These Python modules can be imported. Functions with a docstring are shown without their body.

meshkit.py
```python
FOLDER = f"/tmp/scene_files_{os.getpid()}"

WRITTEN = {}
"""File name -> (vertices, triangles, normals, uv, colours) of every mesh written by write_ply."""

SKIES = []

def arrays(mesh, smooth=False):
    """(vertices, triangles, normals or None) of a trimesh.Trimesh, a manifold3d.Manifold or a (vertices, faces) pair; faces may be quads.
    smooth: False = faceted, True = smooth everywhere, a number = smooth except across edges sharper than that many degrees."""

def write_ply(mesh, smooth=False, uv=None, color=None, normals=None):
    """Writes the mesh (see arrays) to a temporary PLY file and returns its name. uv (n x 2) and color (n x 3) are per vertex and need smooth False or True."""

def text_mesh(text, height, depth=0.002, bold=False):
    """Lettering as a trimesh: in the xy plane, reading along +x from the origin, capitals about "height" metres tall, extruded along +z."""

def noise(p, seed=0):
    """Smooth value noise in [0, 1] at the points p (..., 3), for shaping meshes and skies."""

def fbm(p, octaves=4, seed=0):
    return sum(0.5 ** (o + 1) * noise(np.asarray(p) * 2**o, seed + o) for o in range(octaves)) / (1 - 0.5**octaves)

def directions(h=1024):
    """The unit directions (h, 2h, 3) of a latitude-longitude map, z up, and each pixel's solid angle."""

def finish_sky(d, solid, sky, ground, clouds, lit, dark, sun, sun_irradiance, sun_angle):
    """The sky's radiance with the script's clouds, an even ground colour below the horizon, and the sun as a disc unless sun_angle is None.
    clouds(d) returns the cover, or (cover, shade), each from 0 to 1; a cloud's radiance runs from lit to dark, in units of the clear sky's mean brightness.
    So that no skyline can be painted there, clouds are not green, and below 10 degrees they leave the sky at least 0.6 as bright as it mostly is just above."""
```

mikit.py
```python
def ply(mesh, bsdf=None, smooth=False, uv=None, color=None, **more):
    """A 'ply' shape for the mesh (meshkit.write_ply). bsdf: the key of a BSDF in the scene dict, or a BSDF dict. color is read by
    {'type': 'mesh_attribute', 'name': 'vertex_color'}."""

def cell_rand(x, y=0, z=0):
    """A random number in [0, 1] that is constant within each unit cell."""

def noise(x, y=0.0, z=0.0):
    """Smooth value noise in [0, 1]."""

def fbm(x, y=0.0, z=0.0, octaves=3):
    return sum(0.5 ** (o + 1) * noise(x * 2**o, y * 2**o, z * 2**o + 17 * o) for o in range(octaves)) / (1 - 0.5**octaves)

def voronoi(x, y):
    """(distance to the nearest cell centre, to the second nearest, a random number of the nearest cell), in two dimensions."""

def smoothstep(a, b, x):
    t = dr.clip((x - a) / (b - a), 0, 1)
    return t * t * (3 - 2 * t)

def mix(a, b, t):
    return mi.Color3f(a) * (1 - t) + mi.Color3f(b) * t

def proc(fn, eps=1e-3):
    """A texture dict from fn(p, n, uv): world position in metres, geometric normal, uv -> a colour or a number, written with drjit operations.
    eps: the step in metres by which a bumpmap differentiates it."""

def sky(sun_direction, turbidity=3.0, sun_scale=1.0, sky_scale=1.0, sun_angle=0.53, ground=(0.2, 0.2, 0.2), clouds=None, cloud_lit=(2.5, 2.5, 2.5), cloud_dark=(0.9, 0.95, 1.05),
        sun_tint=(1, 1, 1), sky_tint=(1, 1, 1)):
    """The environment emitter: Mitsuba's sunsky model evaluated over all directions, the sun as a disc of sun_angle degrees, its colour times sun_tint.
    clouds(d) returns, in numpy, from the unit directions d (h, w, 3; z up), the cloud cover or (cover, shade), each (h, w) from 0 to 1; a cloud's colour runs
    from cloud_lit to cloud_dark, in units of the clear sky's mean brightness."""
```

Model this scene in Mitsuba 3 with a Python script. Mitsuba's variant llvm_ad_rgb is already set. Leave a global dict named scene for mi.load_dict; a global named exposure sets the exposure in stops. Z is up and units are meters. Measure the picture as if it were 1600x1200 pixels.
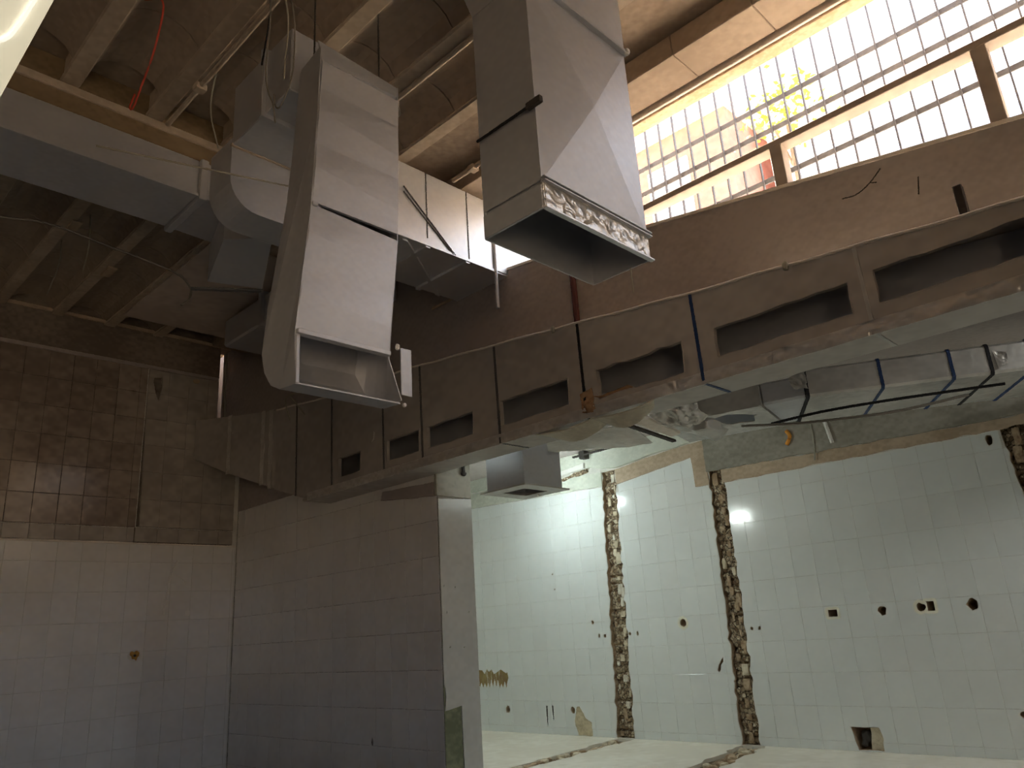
import math, random
import numpy as np, trimesh, mitsuba as mi, drjit as dr
import manifold3d as m3
import mikit, meshkit
from mikit import proc, noise, fbm, voronoi, smoothstep, mix, cell_rand
from shapely.geometry import Polygon, box as rect, Point, LineString, MultiPolygon
from shapely.ops import unary_union
from shapely import affinity

T = mi.ScalarTransform4f
scene, labels = {}, {}
rng = random.Random(7)

# ------------------------------------------------------------------ camera, sky, lamps, exposure
FW, UP = [-0.65413342, 0.69222356, 0.30485409], [0.25667218, -0.17598049, 0.95034218]
EYE = [0.0, 0.0, 1.365]
scene['camera'] = {'type': 'perspective', 'fov': 67.28, 'fov_axis': 'x', 'near_clip': 0.05, 'far_clip': 500.0,
                   'to_world': T().look_at(origin=EYE, target=[e + f for e, f in zip(EYE, FW)], up=UP)}
exposure = 4.3
scene['sky'] = mikit.sky([-0.75, 0.12, 0.65], turbidity=4.0, sun_scale=1.7, sky_scale=0.72, sun_angle=1.5, ground=(0.45, 0.38, 0.3),
    clouds=lambda d: (0.80 + 0.2 * meshkit.fbm(d * 3.0, 3), 0.15 * meshkit.noise(d * 5.0)), cloud_lit=(2.2, 2.35, 2.65), cloud_dark=(1.5, 1.6, 1.85))
WORK_LAMP = [4.6, 5.5, 5.4]
BULBS = [42.0, 47.0, 44.0]            # two small bulbs of the same room        # radiance of the work lamp in the tiled side room
SIDE_LAMP = [2.9, 2.95, 2.85]           # second lamp of the side room, outside the frame
PANEL_GLOW = [0.029, 0.026, 0.018]        # emission added to the cream panel close to the camera

# ------------------------------------------------------------------ materials
def mat(key, color, rough=0.6, metallic=0.0, spec=0.4, bump=None, scale=0.002, clear=0.0, eps=1e-3):
    col = {'type': 'rgb', 'value': list(color)} if isinstance(color, (tuple, list)) else proc(color)
    b = {'type': 'principled', 'base_color': col, 'roughness': proc(rough) if callable(rough) else rough, 'metallic': metallic, 'specular': spec}
    if clear: b['clearcoat'], b['clearcoat_gloss'] = clear, 0.9
    if bump is not None:
        b = {'type': 'bumpmap', 'arbitrary': proc(bump, eps), 'scale': scale, 'bsdf': b}
    scene[key] = {'type': 'twosided', 'bsdf': b}

def mottled(a, b, f=1.5, f2=23.0, w=0.35):
    def fn(p, n, uv):
        t = (1 - w) * fbm(p.x * f + 3, p.y * f, p.z * f, 4) + w * fbm(p.x * f2, p.y * f2, p.z * f2, 2)
        return mix(a, b, smoothstep(0.3, 0.7, t))
    return fn

def wrinkle(p, n, uv):
    a = fbm(p.x * 7, p.y * 7, p.z * 7, 3)
    return dr.abs(fbm(p.x * 11 + 3 * a, p.y * 11, p.z * 11 + 2 * a, 3) - 0.5) * 2.0 + 0.35 * a

def grit(p, n, uv):
    return fbm(p.x * 40, p.y * 40, p.z * 40, 3)

def dented(p, n, uv):
    return fbm(p.x * 3.1, p.y * 3.1, p.z * 3.1, 2)

mat('m_tile_white', mottled((.77, .80, .78), (.80, .83, .81), .8, 12, .2), .14, spec=.4)
mat('m_tile_white_b', mottled((.765, .79, .77), (.795, .82, .80), .8, 12, .2), .15, spec=.4)
mat('m_tile_white_c', mottled((.775, .805, .785), (.805, .835, .815), .8, 12, .2), .13, spec=.4)
mat('m_tile_grimy', mottled((.70, .685, .655), (.77, .755, .73), .8, 17, .25), .16, spec=.5)
mat('m_tile_grimy_b', mottled((.69, .67, .64), (.76, .74, .715), .8, 17, .25), .16, spec=.5)
mat('m_tile_sooty', mottled((.20, .155, .125), (.32, .27, .225), 1.1, 14), .16, spec=.5)
mat('m_tile_mid', mottled((.30, .265, .23), (.42, .385, .34), .9, 12), .2, spec=.5)
mat('m_tile_sooty_b', mottled((.22, .175, .145), (.35, .30, .25), 1.1, 14), .16, spec=.5)
mat('m_grout', mottled((.58, .57, .52), (.70, .68, .63), 6), .9)
mat('m_grout_dark', mottled((.20, .18, .16), (.36, .33, .29), 6), .9)
mat('m_grout_sooty', mottled((.10, .08, .065), (.2, .17, .14), 6), .9)
mat('m_plaster_brown', mottled((.33, .29, .27), (.42, .375, .35), 1.0, 30, .25), .85, bump=grit, scale=.004)
mat('m_plaster_grey', mottled((.25, .235, .19), (.38, .355, .30), 1.6, 25), .9, bump=grit, scale=.006)
mat('m_plaster_tan', mottled((.42, .32, .22), (.56, .45, .33), 3.0, 30), .9, bump=grit, scale=.006)
mat('m_plaster_pale', mottled((.56, .58, .50), (.70, .71, .62), 1.6, 25), .85, bump=grit, scale=.003)
mat('m_cladding', mottled((.55, .545, .52), (.62, .615, .59), 1.2, 20), .35, spec=.5)
mat('m_old_green', mottled((.16, .18, .11), (.27, .28, .18), 4, 30), .6)
mat('m_steel', mottled((.57, .58, .605), (.64, .65, .675), 1.2, 38, .3), .5, metallic=.65)
mat('m_steel_white', mottled((.78, .80, .83), (.84, .86, .88), 1.2, 30, .3), .45, metallic=.7)
mat('m_foil', mottled((.43, .40, .365), (.53, .50, .46), 1.3, 15, .35), .5, metallic=.3, bump=wrinkle, scale=.007)
mat('m_foil_bright', mottled((.58, .56, .52), (.76, .74, .70), 4, 29, .4), .35, metallic=.6, bump=wrinkle, scale=.022)
mat('m_foil_grey', mottled((.46, .45, .42), (.60, .585, .55), 2.0, 21, .35), .4, metallic=.45, bump=wrinkle, scale=.007)
mat('m_gasket', (.012, .012, .014), .7)
mat('m_strap_blue', (.015, .04, .13), .45)
mat('m_strap_grey', (.12, .12, .12), .5)
mat('m_joist', mottled((.40, .325, .245), (.50, .42, .33), 2.2, 25), .85, bump=grit, scale=.004)
mat('m_vault', mottled((.30, .24, .185), (.40, .33, .26), 1.4, 25), .9, bump=grit, scale=.005)
mat('m_top_band', mottled((.16, .13, .105), (.26, .215, .175), 1.4, 25), .9)
mat('m_beam', mottled((.15, .105, .055), (.24, .175, .10), 2.0, 28), .85, bump=grit, scale=.004)
mat('m_timber', mottled((.58, .42, .26), (.76, .60, .42), 5.0, 42), .75, bump=grit, scale=.006)
mat('m_pale_board', mottled((.50, .42, .36), (.60, .52, .45), 1.5, 12), .8)
mat('m_window_frame', mottled((.34, .285, .245), (.42, .36, .31), 2, 18), .7)
mat('m_sill', mottled((.72, .66, .58), (.84, .78, .70), 3, 30), .8)
mat('m_floor', mottled((.74, .70, .60), (.84, .81, .72), .9, 11, .3), .45, spec=.4, bump=grit, scale=.001)
mat('m_hall_floor', mottled((.08, .077, .07), (.13, .125, .115), 1.2, 14), .8)
mat('m_copper_tan', (.42, .30, .19), .6)
mat('m_back_wall', (.10, .095, .09), .9)
mat('m_wire', (.22, .20, .17), .6)
mat('m_wire_pale', (.38, .36, .29), .6)
mat('m_wire_red', (.55, .07, .04), .5)
mat('m_maroon', (.09, .025, .025), .5)
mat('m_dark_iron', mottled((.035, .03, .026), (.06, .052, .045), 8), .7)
mat('m_orange', (.75, .33, .05), .6)
mat('m_white_plastic', (.78, .76, .72), .4)
mat('m_fabric_white', mottled((.70, .70, .66), (.82, .82, .78), 6, 40), .8, bump=wrinkle, scale=.012)
mat('m_fabric_cream', mottled((.52, .50, .40), (.66, .63, .52), 4, 40), .85, bump=wrinkle, scale=.012)
mat('m_rag_brown', mottled((.22, .12, .06), (.40, .26, .15), 9, 40), .9, bump=wrinkle, scale=.014)
mat('m_pipe_brass', mottled((.34, .17, .03), (.50, .28, .06), 25, 60), .5)
mat('m_hole_rim', mottled((.80, .78, .64), (.88, .86, .72), 12), .9, bump=grit, scale=.008)

def rubble(p, n, uv):
    d1, d2, c = voronoi(p.x * 26 + p.y * 9, p.z * 22)
    a = mix((.17, .105, .055), (.52, .43, .30), c)
    b = mix(a, (.80, .74, .60), smoothstep(.62, .78, fbm(p.x * 34, p.y * 34, p.z * 34, 3)))
    return mix((.05, .035, .022), b, smoothstep(.03, .2, d2 - d1))
mat('m_rubble', rubble, .95, bump=grit, scale=.012)
mat('m_brick', mottled((.30, .20, .12), (.52, .41, .28), 14, 50), .95, bump=grit, scale=.01)
mat('m_brick_pale', mottled((.55, .47, .33), (.74, .67, .52), 14, 50), .95, bump=grit, scale=.01)
mat('m_mortar', mottled((.62, .58, .48), (.76, .72, .62), 14, 50), .95, bump=grit, scale=.01)

def rust_drips(p, n, uv):     # rust and dirt stains where units were taken off the tiles: matter on the wall, ragged at its edge
    streak = fbm(p.x * 30, 0, p.z * 2.2, 3)
    t = smoothstep(.30, .55, streak + .25 * fbm(p.x * 9, 0, p.z * 9, 3) - .02)
    return mix((.66, .62, .47), mix((.34, .27, .10), (.25, .15, .07), fbm(p.x * 22, 1, p.z * 12, 2)), t)
mat('m_rust', rust_drips, .8)
mat('m_adhesive', mottled((.44, .37, .24), (.62, .54, .38), 9, 40), .9, bump=grit, scale=.008)

# outside
mat('m_paving', mottled((.62, .55, .46), (.72, .65, .56), 1.0, 9), .9)
mat('m_house_red', mottled((.42, .20, .16), (.50, .26, .21), .8, 9), .9)
mat('m_house_white', mottled((.80, .80, .80), (.88, .88, .87), .6, 7), .9)
mat('m_house_blue', mottled((.30, .37, .50), (.38, .45, .58), .6, 7), .8)
mat('m_roof_grey', mottled((.32, .29, .29), (.46, .42, .42), 2, 9), .9)
mat('m_window_far', (.45, .50, .58), .2)
mat('m_fence', mottled((.10, .10, .11), (.15, .15, .16), 3, 30), .5)
mat('m_fence_rail', mottled((.12, .12, .13), (.18, .18, .19), 3, 30), .6)
scene['m_leaf'] = {'type': 'twosided', 'bsdf': {'type': 'principled', 'base_color': {'type': 'rgb', 'value': [.34, .50, .06]}, 'roughness': .5}}
mat('m_bark', mottled((.2, .14, .09), (.32, .24, .16), 8), .9)

# ------------------------------------------------------------------ helpers
def free(key):
    if key not in scene and not any(k.startswith(key + '__') for k in scene) and key not in labels: return key
    i = 1
    while True:
        k = f'{key}_{i:03d}'
        if k not in scene and k not in labels and not any(q.startswith(k + '__') for q in scene): return k
        i += 1

counts = {}
def put(name, mesh, m, parent=None, smooth=False, to_world=None, plydict=None):
    key = (parent + '__' if parent else '') + name
    n = counts.get(key, 0); counts[key] = n + 1
    if n: key = f'{key}_{n:03d}'
    d = dict(plydict) if plydict else mikit.ply(mesh, m, smooth=smooth)
    if to_world is not None: d['to_world'] = to_world
    scene[key] = d
    return key

def thing(name, label, cat, group=None):
    n = counts.get(name, 0); counts[name] = n + 1
    key = f'{name}_{n:03d}' if n else name
    labels[key] = {'label': label, 'category': cat}
    if group: labels[key]['group'] = group
    return key

def note(key, label): labels[key] = {'label': label}

def structure(name, label=None, cat=None):
    labels[name] = {'kind': 'structure'}
    if label: labels[name]['label'] = label
    if cat: labels[name]['category'] = cat
    return name

def cuboid(x0, x1, y0, y1, z0, z1, bevel=0.0):
    if bevel <= 0:
        m = trimesh.creation.box(extents=(x1 - x0, y1 - y0, z1 - z0)); m.apply_translation(((x0 + x1) / 2, (y0 + y1) / 2, (z0 + z1) / 2)); return m
    pts = []
    b = bevel
    for sx, x in ((1, x0), (-1, x1)):
        for sy, y in ((1, y0), (-1, y1)):
            for sz, z in ((1, z0), (-1, z1)):
                pts += [(x + sx * b, y + sy * b, z), (x + sx * b, y, z + sz * b), (x, y + sy * b, z + sz * b)]
    return hull(pts)

def hull(pts):
    m = m3.Manifold.hull_points(np.asarray(pts, float)).to_mesh()
    return trimesh.Trimesh(m.vert_properties[:, :3], m.tri_verts, process=False)

def polys(g):
    return [p for p in getattr(g, 'geoms', [g]) if isinstance(p, Polygon) and p.area > 1e-7]

def ext(poly, h):
    return trimesh.util.concatenate([trimesh.creation.extrude_polygon(p, h, engine='earcut') for p in polys(poly)])

def ext_y(poly, y0, y1):      # polygon in (x, z)
    m = ext(poly, y1 - y0); v = m.vertices.copy()
    m.vertices = np.c_[v[:, 0], y1 - v[:, 2], v[:, 1]]; return m
def ext_x(poly, x0, x1):      # polygon in (y, z)
    m = ext(poly, x1 - x0); v = m.vertices.copy()
    m.vertices = np.c_[x0 + v[:, 2], v[:, 0], v[:, 1]]; return m
def ext_z(poly, z0, z1):
    m = ext(poly, z1 - z0); m.apply_translation((0, 0, z0)); return m

def join(*ms): return trimesh.util.concatenate([m for m in ms if m is not None])

def smooth_path(pts, n=8):
    p = np.asarray(pts, float)
    if len(p) < 3: return p
    q = np.vstack([2 * p[0] - p[1], p, 2 * p[-1] - p[-2]]); out = []
    for i in range(1, len(q) - 2):
        for t in np.linspace(0, 1, n, endpoint=False):
            a, b, c, d = q[i - 1:i + 3]
            out.append(.5 * (2 * b + (c - a) * t + (2 * a - 5 * b + 4 * c - d) * t * t + (3 * b - a - 3 * c + d) * t ** 3))
    return np.vstack(out + [p[-1]])

def tube(pts, r, sides=7, curve=True):
    p = smooth_path(pts) if curve else np.asarray(pts, float)
    t = np.gradient(p, axis=0); t /= np.linalg.norm(t, axis=1, keepdims=True) + 1e-12
    a = np.cross(t, np.where(np.abs(t[:, 2:]) < .9, [0, 0, 1.], [1., 0, 0])); a /= np.linalg.norm(a, axis=1, keepdims=True) + 1e-12
    b = np.cross(t, a); ang = np.arange(sides) * 2 * np.pi / sides
    v = (p[:, None] + r * (np.cos(ang)[None, :, None] * a[:, None] + np.sin(ang)[None, :, None] * b[:, None])).reshape(-1, 3)
    f = []
    for i in range(len(p) - 1):
        for j in range(sides):
            q = [i * sides + j, i * sides + (j + 1) % sides, (i + 1) * sides + (j + 1) % sides, (i + 1) * sides + j]
            f += [[q[0], q[1], q[2]], [q[0], q[2], q[3]]]
    n = len(v); v = np.vstack([v, p[:1], p[-1:]])
    for j in range(sides):
        f += [[n, (j + 1) % sides, j], [n + 1, n - sides + j, n - sides + (j + 1) % sides]]
    m = trimesh.Trimesh(v, f, process=False); m.fix_normals(); return m

def patch(c00, c10, c11, c01, nu=20, nv=12, sag=None, amp=.02, freq=6, thick=.006, seed=1):
    """A crumpled sheet between four corners, with a thickness."""
    u, v = np.meshgrid(np.linspace(0, 1, nu), np.linspace(0, 1, nv), indexing='ij')
    c00, c10, c11, c01 = (np.asarray(c, float) for c in (c00, c10, c11, c01))
    p = ((1 - u) * (1 - v))[..., None] * c00 + (u * (1 - v))[..., None] * c10 + (u * v)[..., None] * c11 + ((1 - u) * v)[..., None] * c01
    nrm = np.cross(c10 - c00, c01 - c00); nrm = nrm / np.linalg.norm(nrm)
    k = meshkit.fbm(p * freq, 4, seed) - .5
    ridge = np.abs(meshkit.fbm(p * freq * 1.7 + 9, 3, seed + 5) - .5)
    p = p + nrm * (amp * (2 * k + 2.2 * ridge))[..., None]
    if sag is not None: p = p + np.asarray(sag, float) * (4 * u * (1 - u))[..., None] * (.35 + .65 * v)[..., None]
    idx = np.arange(nu * nv).reshape(nu, nv)
    q = np.stack([idx[:-1, :-1], idx[1:, :-1], idx[1:, 1:], idx[:-1, 1:]], -1).reshape(-1, 4)
    f = np.vstack([q[:, [0, 1, 2]], q[:, [0, 2, 3]]])
    top = p.reshape(-1, 3); bot = top - nrm * thick; n = len(top)
    rim = np.r_[idx[0, :], idx[1:, -1], idx[-1, -2::-1], idx[-2:0:-1, 0]]
    side = []
    for a, b in zip(rim, np.roll(rim, -1)): side += [[a, b, b + n], [a, b + n, a + n]]
    m = trimesh.Trimesh(np.vstack([top, bot]), np.vstack([f, f[:, ::-1] + n, side]), process=False); m.fix_normals(); return m

def lump(c, r, seed, squash=(1, 1, 1), sub=2, rough=.45):
    m = trimesh.creation.icosphere(subdivisions=sub); v = m.vertices
    k = meshkit.fbm(v * 1.7 + seed * 3.1, 3, seed) - .5
    w = np.clip(v * (1 + 2 * rough * k[:, None]), -.78, .78)
    m.vertices = w * r * np.asarray(squash) + np.asarray(c); return m

def tile_mesh(w, h, t=.011):
    c, d = .0022, .0016
    out = [(-w / 2, -h / 2), (w / 2, -h / 2), (w / 2, h / 2), (-w / 2, h / 2)]
    inn = [(-w / 2 + c, -h / 2 + c), (w / 2 - c, -h / 2 + c), (w / 2 - c, h / 2 - c), (-w / 2 + c, h / 2 - c)]
    v = [(x, t, z) for x, z in out] + [(x, d, z) for x, z in out] + [(x, 0, z) for x, z in inn]
    f = [(8, 9, 10), (8, 10, 11), (0, 2, 1), (0, 3, 2)]
    for a in (0, 4):
        for i in range(4):
            j = (i + 1) % 4; f += [(a + i, a + j, a + 4 + j), (a + i, a + 4 + j, a + 4 + i)]
    m = trimesh.Trimesh(v, f, process=False); m.fix_normals(); return m

_tiles = {}
def tile_field(parent, axis, c, us, zs, region, mats, gap=.003, tilt=.25, seed=1, name='tile', t=.011):
    """Tiles on a wall facing -y (axis 'y', front at y = c) or +x (axis 'x', front at x = c), one entry each; us, zs: joint lines; region: where tiles are."""
    r = random.Random(seed)
    for i in range(len(us) - 1):
        for j in range(len(zs) - 1):
            a = rect(us[i] + gap / 2, zs[j] + gap / 2, us[i + 1] - gap / 2, zs[j + 1] - gap / 2)
            g = a.intersection(region)
            m = r.choice(mats); ax, az = (r.gauss(0, tilt) for _ in range(2)); out = r.uniform(0, .0006)
            if g.area < .12 * a.area or g.area < .0015: continue
            w, h = us[i + 1] - us[i] - gap, zs[j + 1] - zs[j] - gap
            turn = T().rotate([0, 0, 1], 90) if axis == 'x' else T()
            if g.area > .995 * a.area:
                k = (round(w, 4), round(h, 4), m, t)
                if k not in _tiles: _tiles[k] = mikit.ply(tile_mesh(w, h, t), m)
                u, z = (us[i] + us[i + 1]) / 2, (zs[j] + zs[j + 1]) / 2
                o = [u, c - out, z] if axis == 'y' else [c + out, u, z]
                put(name, None, None, parent, plydict=_tiles[k], to_world=T().translate(o) @ turn @ T().rotate([0, 0, 1], az) @ T().rotate([1, 0, 0], ax))
            else:
                g = max(polys(g), key=lambda q: q.area).buffer(-.0005).simplify(.0008)
                if g.is_empty: continue
                g = max(polys(g), key=lambda q: q.area)
                put(name, ext_y(g, c, c + t) if axis == 'y' else ext_x(g, c - t, c), m, parent)

def steps(a, b, d, anchor):
    """Joint lines of pitch d through anchor, from a to b (cut pieces at both ends)."""
    k0, k1 = math.ceil((a - anchor) / d - 1e-6), math.floor((b - anchor) / d + 1e-6)
    s = [anchor + k * d for k in range(k0, k1 + 1)]
    if s[0] - a > .03: s = [a] + s
    if b - s[-1] > .03: s = s + [b]
    return s

def blob(x, z, rx, rz, seed=0, n=14, rough=.18):
    r = random.Random(seed); pts = []
    for k in range(n):
        a = 2 * math.pi * k / n; q = 1 + r.uniform(-rough, rough)
        pts.append((x + rx * q * math.cos(a), z + rz * q * math.sin(a)))
    return Polygon(pts)

def ragged(pts, step=.05, amp=.008, seed=0, closed=True):
    r = random.Random(seed); out = []
    n = len(pts)
    for i in range(n):
        a, b = np.array(pts[i]), np.array(pts[(i + 1) % n]); L = np.linalg.norm(b - a); k = max(1, int(L / step))
        for s in range(k):
            q = a + (b - a) * s / k
            out.append(tuple(q + (np.array([r.uniform(-amp, amp), r.uniform(-amp, amp)]) if s else 0)))
    return Polygon(out).buffer(0)

# ================================================================== the setting
YW, YR, XL, XP, ZC = 4.70, 8.42, -9.46, -5.49, 5.20
PZ, PU = .329, .25
Z0 = .0885                        # a joint line: rows at Z0 + k * PZ

# ---- floor
structure('floor')
scars = [ragged([(-6.50, 8.40), (-6.34, 6.2), (-6.20, 5.0), (-6.02, 5.0), (-6.14, 6.3), (-6.26, 8.40)], .12, .035, 3),
         ragged([(-4.79, 8.40), (-4.62, 7.0), (-4.5, 5.6), (-4.22, 5.6), (-4.34, 7.3), (-4.52, 8.40)], .12, .035, 4)]
fl = rect(-9.8, YW, 3.3, 8.7)
for s_ in scars: fl = fl.difference(s_)
put('floor', ext_z(fl, -.2, 0), 'm_floor')
put('hall_screed', cuboid(-9.8, 3.3, -5, YW, -.2, 0), 'm_hall_floor', 'floor')
put('screed', cuboid(-9.8, 5, -5, 8.7, -.35, -.2), 'm_plaster_grey', 'floor')
for k, s_ in enumerate(scars):
    b = put('rubble_track', ext_z(s_.buffer(-.01), -.2, -.035), 'm_rubble', 'floor'); note(b, 'broken rubble track in the pale floor')
    r = random.Random(20 + k); ya = 6.0 if k == 0 else 6.6
    for q in range(26):
        y = ya + (8.3 - ya) * (q + r.random()) / 26; xs = [p[0] for p in polys(s_.intersection(rect(-9, y - .005, 0, y + .005)))[0].exterior.coords]
        x = r.uniform(min(xs) + .02, max(xs) - .02)
        put('rubble_piece', lump((x, y, -.025), r.uniform(.03, .055), q + 40 * k, (1, 1.3, .7), 1), r.choice(['m_brick', 'm_brick', 'm_brick_pale']), b)

# ---- right wall (the bright tiled one, y = YR)
structure('wall_right')
notch = unary_union([rect(-6.18, 3.13, -4.93, 3.31), rect(-5.02, 2.93, -4.4, 3.31)])
tile_zone = Polygon([(-9.4, 0), (4.4, 0), (4.4, 2.91), (-4.55, 2.91), (-4.55, 3.31), (-4.94, 3.31), (-6.14, 3.20), (-9.4, 3.28)])
tile_zone = Polygon([(-9.4, 0), (4.4, 0), (4.4, 2.90), (-4.60, 2.90), (-4.94, 2.91), (-4.95, 3.29), (-6.14, 3.15), (-9.4, 3.27)])
def strip(b0, b1, t0, t1, ztop, seed): return ragged([(b0, -.01), (b1, -.01), (t1, ztop), (t0, ztop)], .07, .018, seed)
chases = [strip(-6.54, -6.27, -6.375, -6.145, 3.36, 11), strip(-4.81, -4.58, -4.745, -4.535, 3.09, 12), strip(-1.34, -1.08, -1.60, -1.36, 2.95, 13)]
holes = {
 'socket_a': (rect(-3.575, 1.295, -3.475, 1.365), 'm_hole_rim'), 'round_a': (blob(-3.02, 1.325, .042, .045, 1), None),
 'double_a': (blob(-2.645, 1.335, .042, .042, 2), 'm_hole_rim'), 'double_b': (rect(-2.59, 1.295, -2.52, 1.385), 'm_hole_rim'),
 'round_b': (blob(-2.19, 1.335, .05, .052, 3), None), 'square_a': (blob(-5.37, 1.33, .05, .05, 4, 8, .1), 'm_hole_rim'),
 'dot_a': (blob(-6.68, 1.23, .016, .026, 5), None), 'dot_b': (blob(-6.585, 1.225, .02, .024, 6), None), 'dot_c': (blob(-6.18, 1.235, .02, .024, 7), None),
 'dot_d': (blob(-6.06, 1.235, .016, .03, 8), None), 'dot_e': (blob(-6.77, 1.405, .022, .028, 9), None), 'dot_f': (blob(-4.48, 1.22, .018, .02, 10), None),
 'dot_g': (blob(-4.385, 1.22, .018, .02, 11), None), 'dot_h': (blob(-7.42, 2.09, .012, .012, 12), None), 'dot_i': (blob(-7.40, 1.88, .012, .012, 13), None),
 'gouge': (Polygon([(-4.99, .78), (-4.97, .76), (-4.945, .79), (-4.935, .84), (-4.90, .875), (-4.895, .92), (-4.92, .9), (-4.965, .84)]), None),
 'nick': (blob(-4.79, .66, .012, .014, 14), None), 'opening': (ragged([(-3.51, 0.01), (-3.265, 0.01), (-3.25, .13), (-3.275, .225), (-3.555, .225)], .06, .006, 5), None),
 'drain_a': (blob(-8.46, .30, .042, .05, 15), None), 'drain_b': (blob(-7.24, .31, .038, .046, 16), None), 'dot_j': (blob(-1.715, 2.82, .03, .05, 17), None),
 'dot_k': (blob(-1.98, .37, .04, .03, 18), None)}
_r = random.Random(17)
_teeth = [(x, .60 + (.10 if i % 2 else -.02) * _r.uniform(.3, 1.1)) for i, x in enumerate(np.arange(-9.3, -8.44, .035))]
drips = Polygon(_teeth + [(-8.44, .66), (-8.41, .72), (-8.43, .80)] + [(x, .80 + _r.uniform(-.03, .05)) for x in np.arange(-8.46, -9.3, -.05)] + [(-9.3, .83)]).buffer(0)
bare = [(ragged([(-7.17, .355), (-7.22, .18), (-7.17, .0), (-6.93, .0), (-6.93, .17), (-7.03, .22), (-7.12, .36)], .05, .01, 6), 'm_adhesive'),
        (drips, 'm_rust')]
cut = unary_union(chases + [h for h, _ in holes.values()])
wall = rect(-9.8, -.2, 5, 4.3).difference(cut)
put('wall_right', ext_y(wall, YR + .0035, YR + .015), 'm_grout')
put('brick_core', ext_y(wall, YR + .015, YR + .26), 'm_brick', 'wall_right')
put('backing', cuboid(-9.8, 5, YR + .26, YR + .34, -.2, 4.3), 'm_brick', 'wall_right')
zone = tile_zone.difference(unary_union([c.buffer(.004) for c in chases] + [h.buffer(.022 if rim else .003) for h, rim in holes.values()] + [b for b, _ in bare]))
tile_field('wall_right', 'y', YR, steps(-9.4, .4, PU, -3.62), steps(0, 3.3, PZ, Z0), zone, ['m_tile_white', 'm_tile_white_b', 'm_tile_white_c'], gap=.0026, tilt=.10, seed=3)
for g, m in bare:
    k = put('stripped_patch', ext_y(g.difference(cut).buffer(-.004), YR - .0005 if m == 'm_rust' else YR + .001, YR + .004), m, 'wall_right')
    note(k, 'brown stained patch low on the tiles' if m == 'm_rust' else 'bare adhesive patch where a tile is missing')
for k, (h, rim) in holes.items():
    if rim:
        q = put('plaster_rim', ext_y(h.buffer(.026).difference(cut), YR - .006, YR + .0036), rim, 'wall_right')
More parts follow.
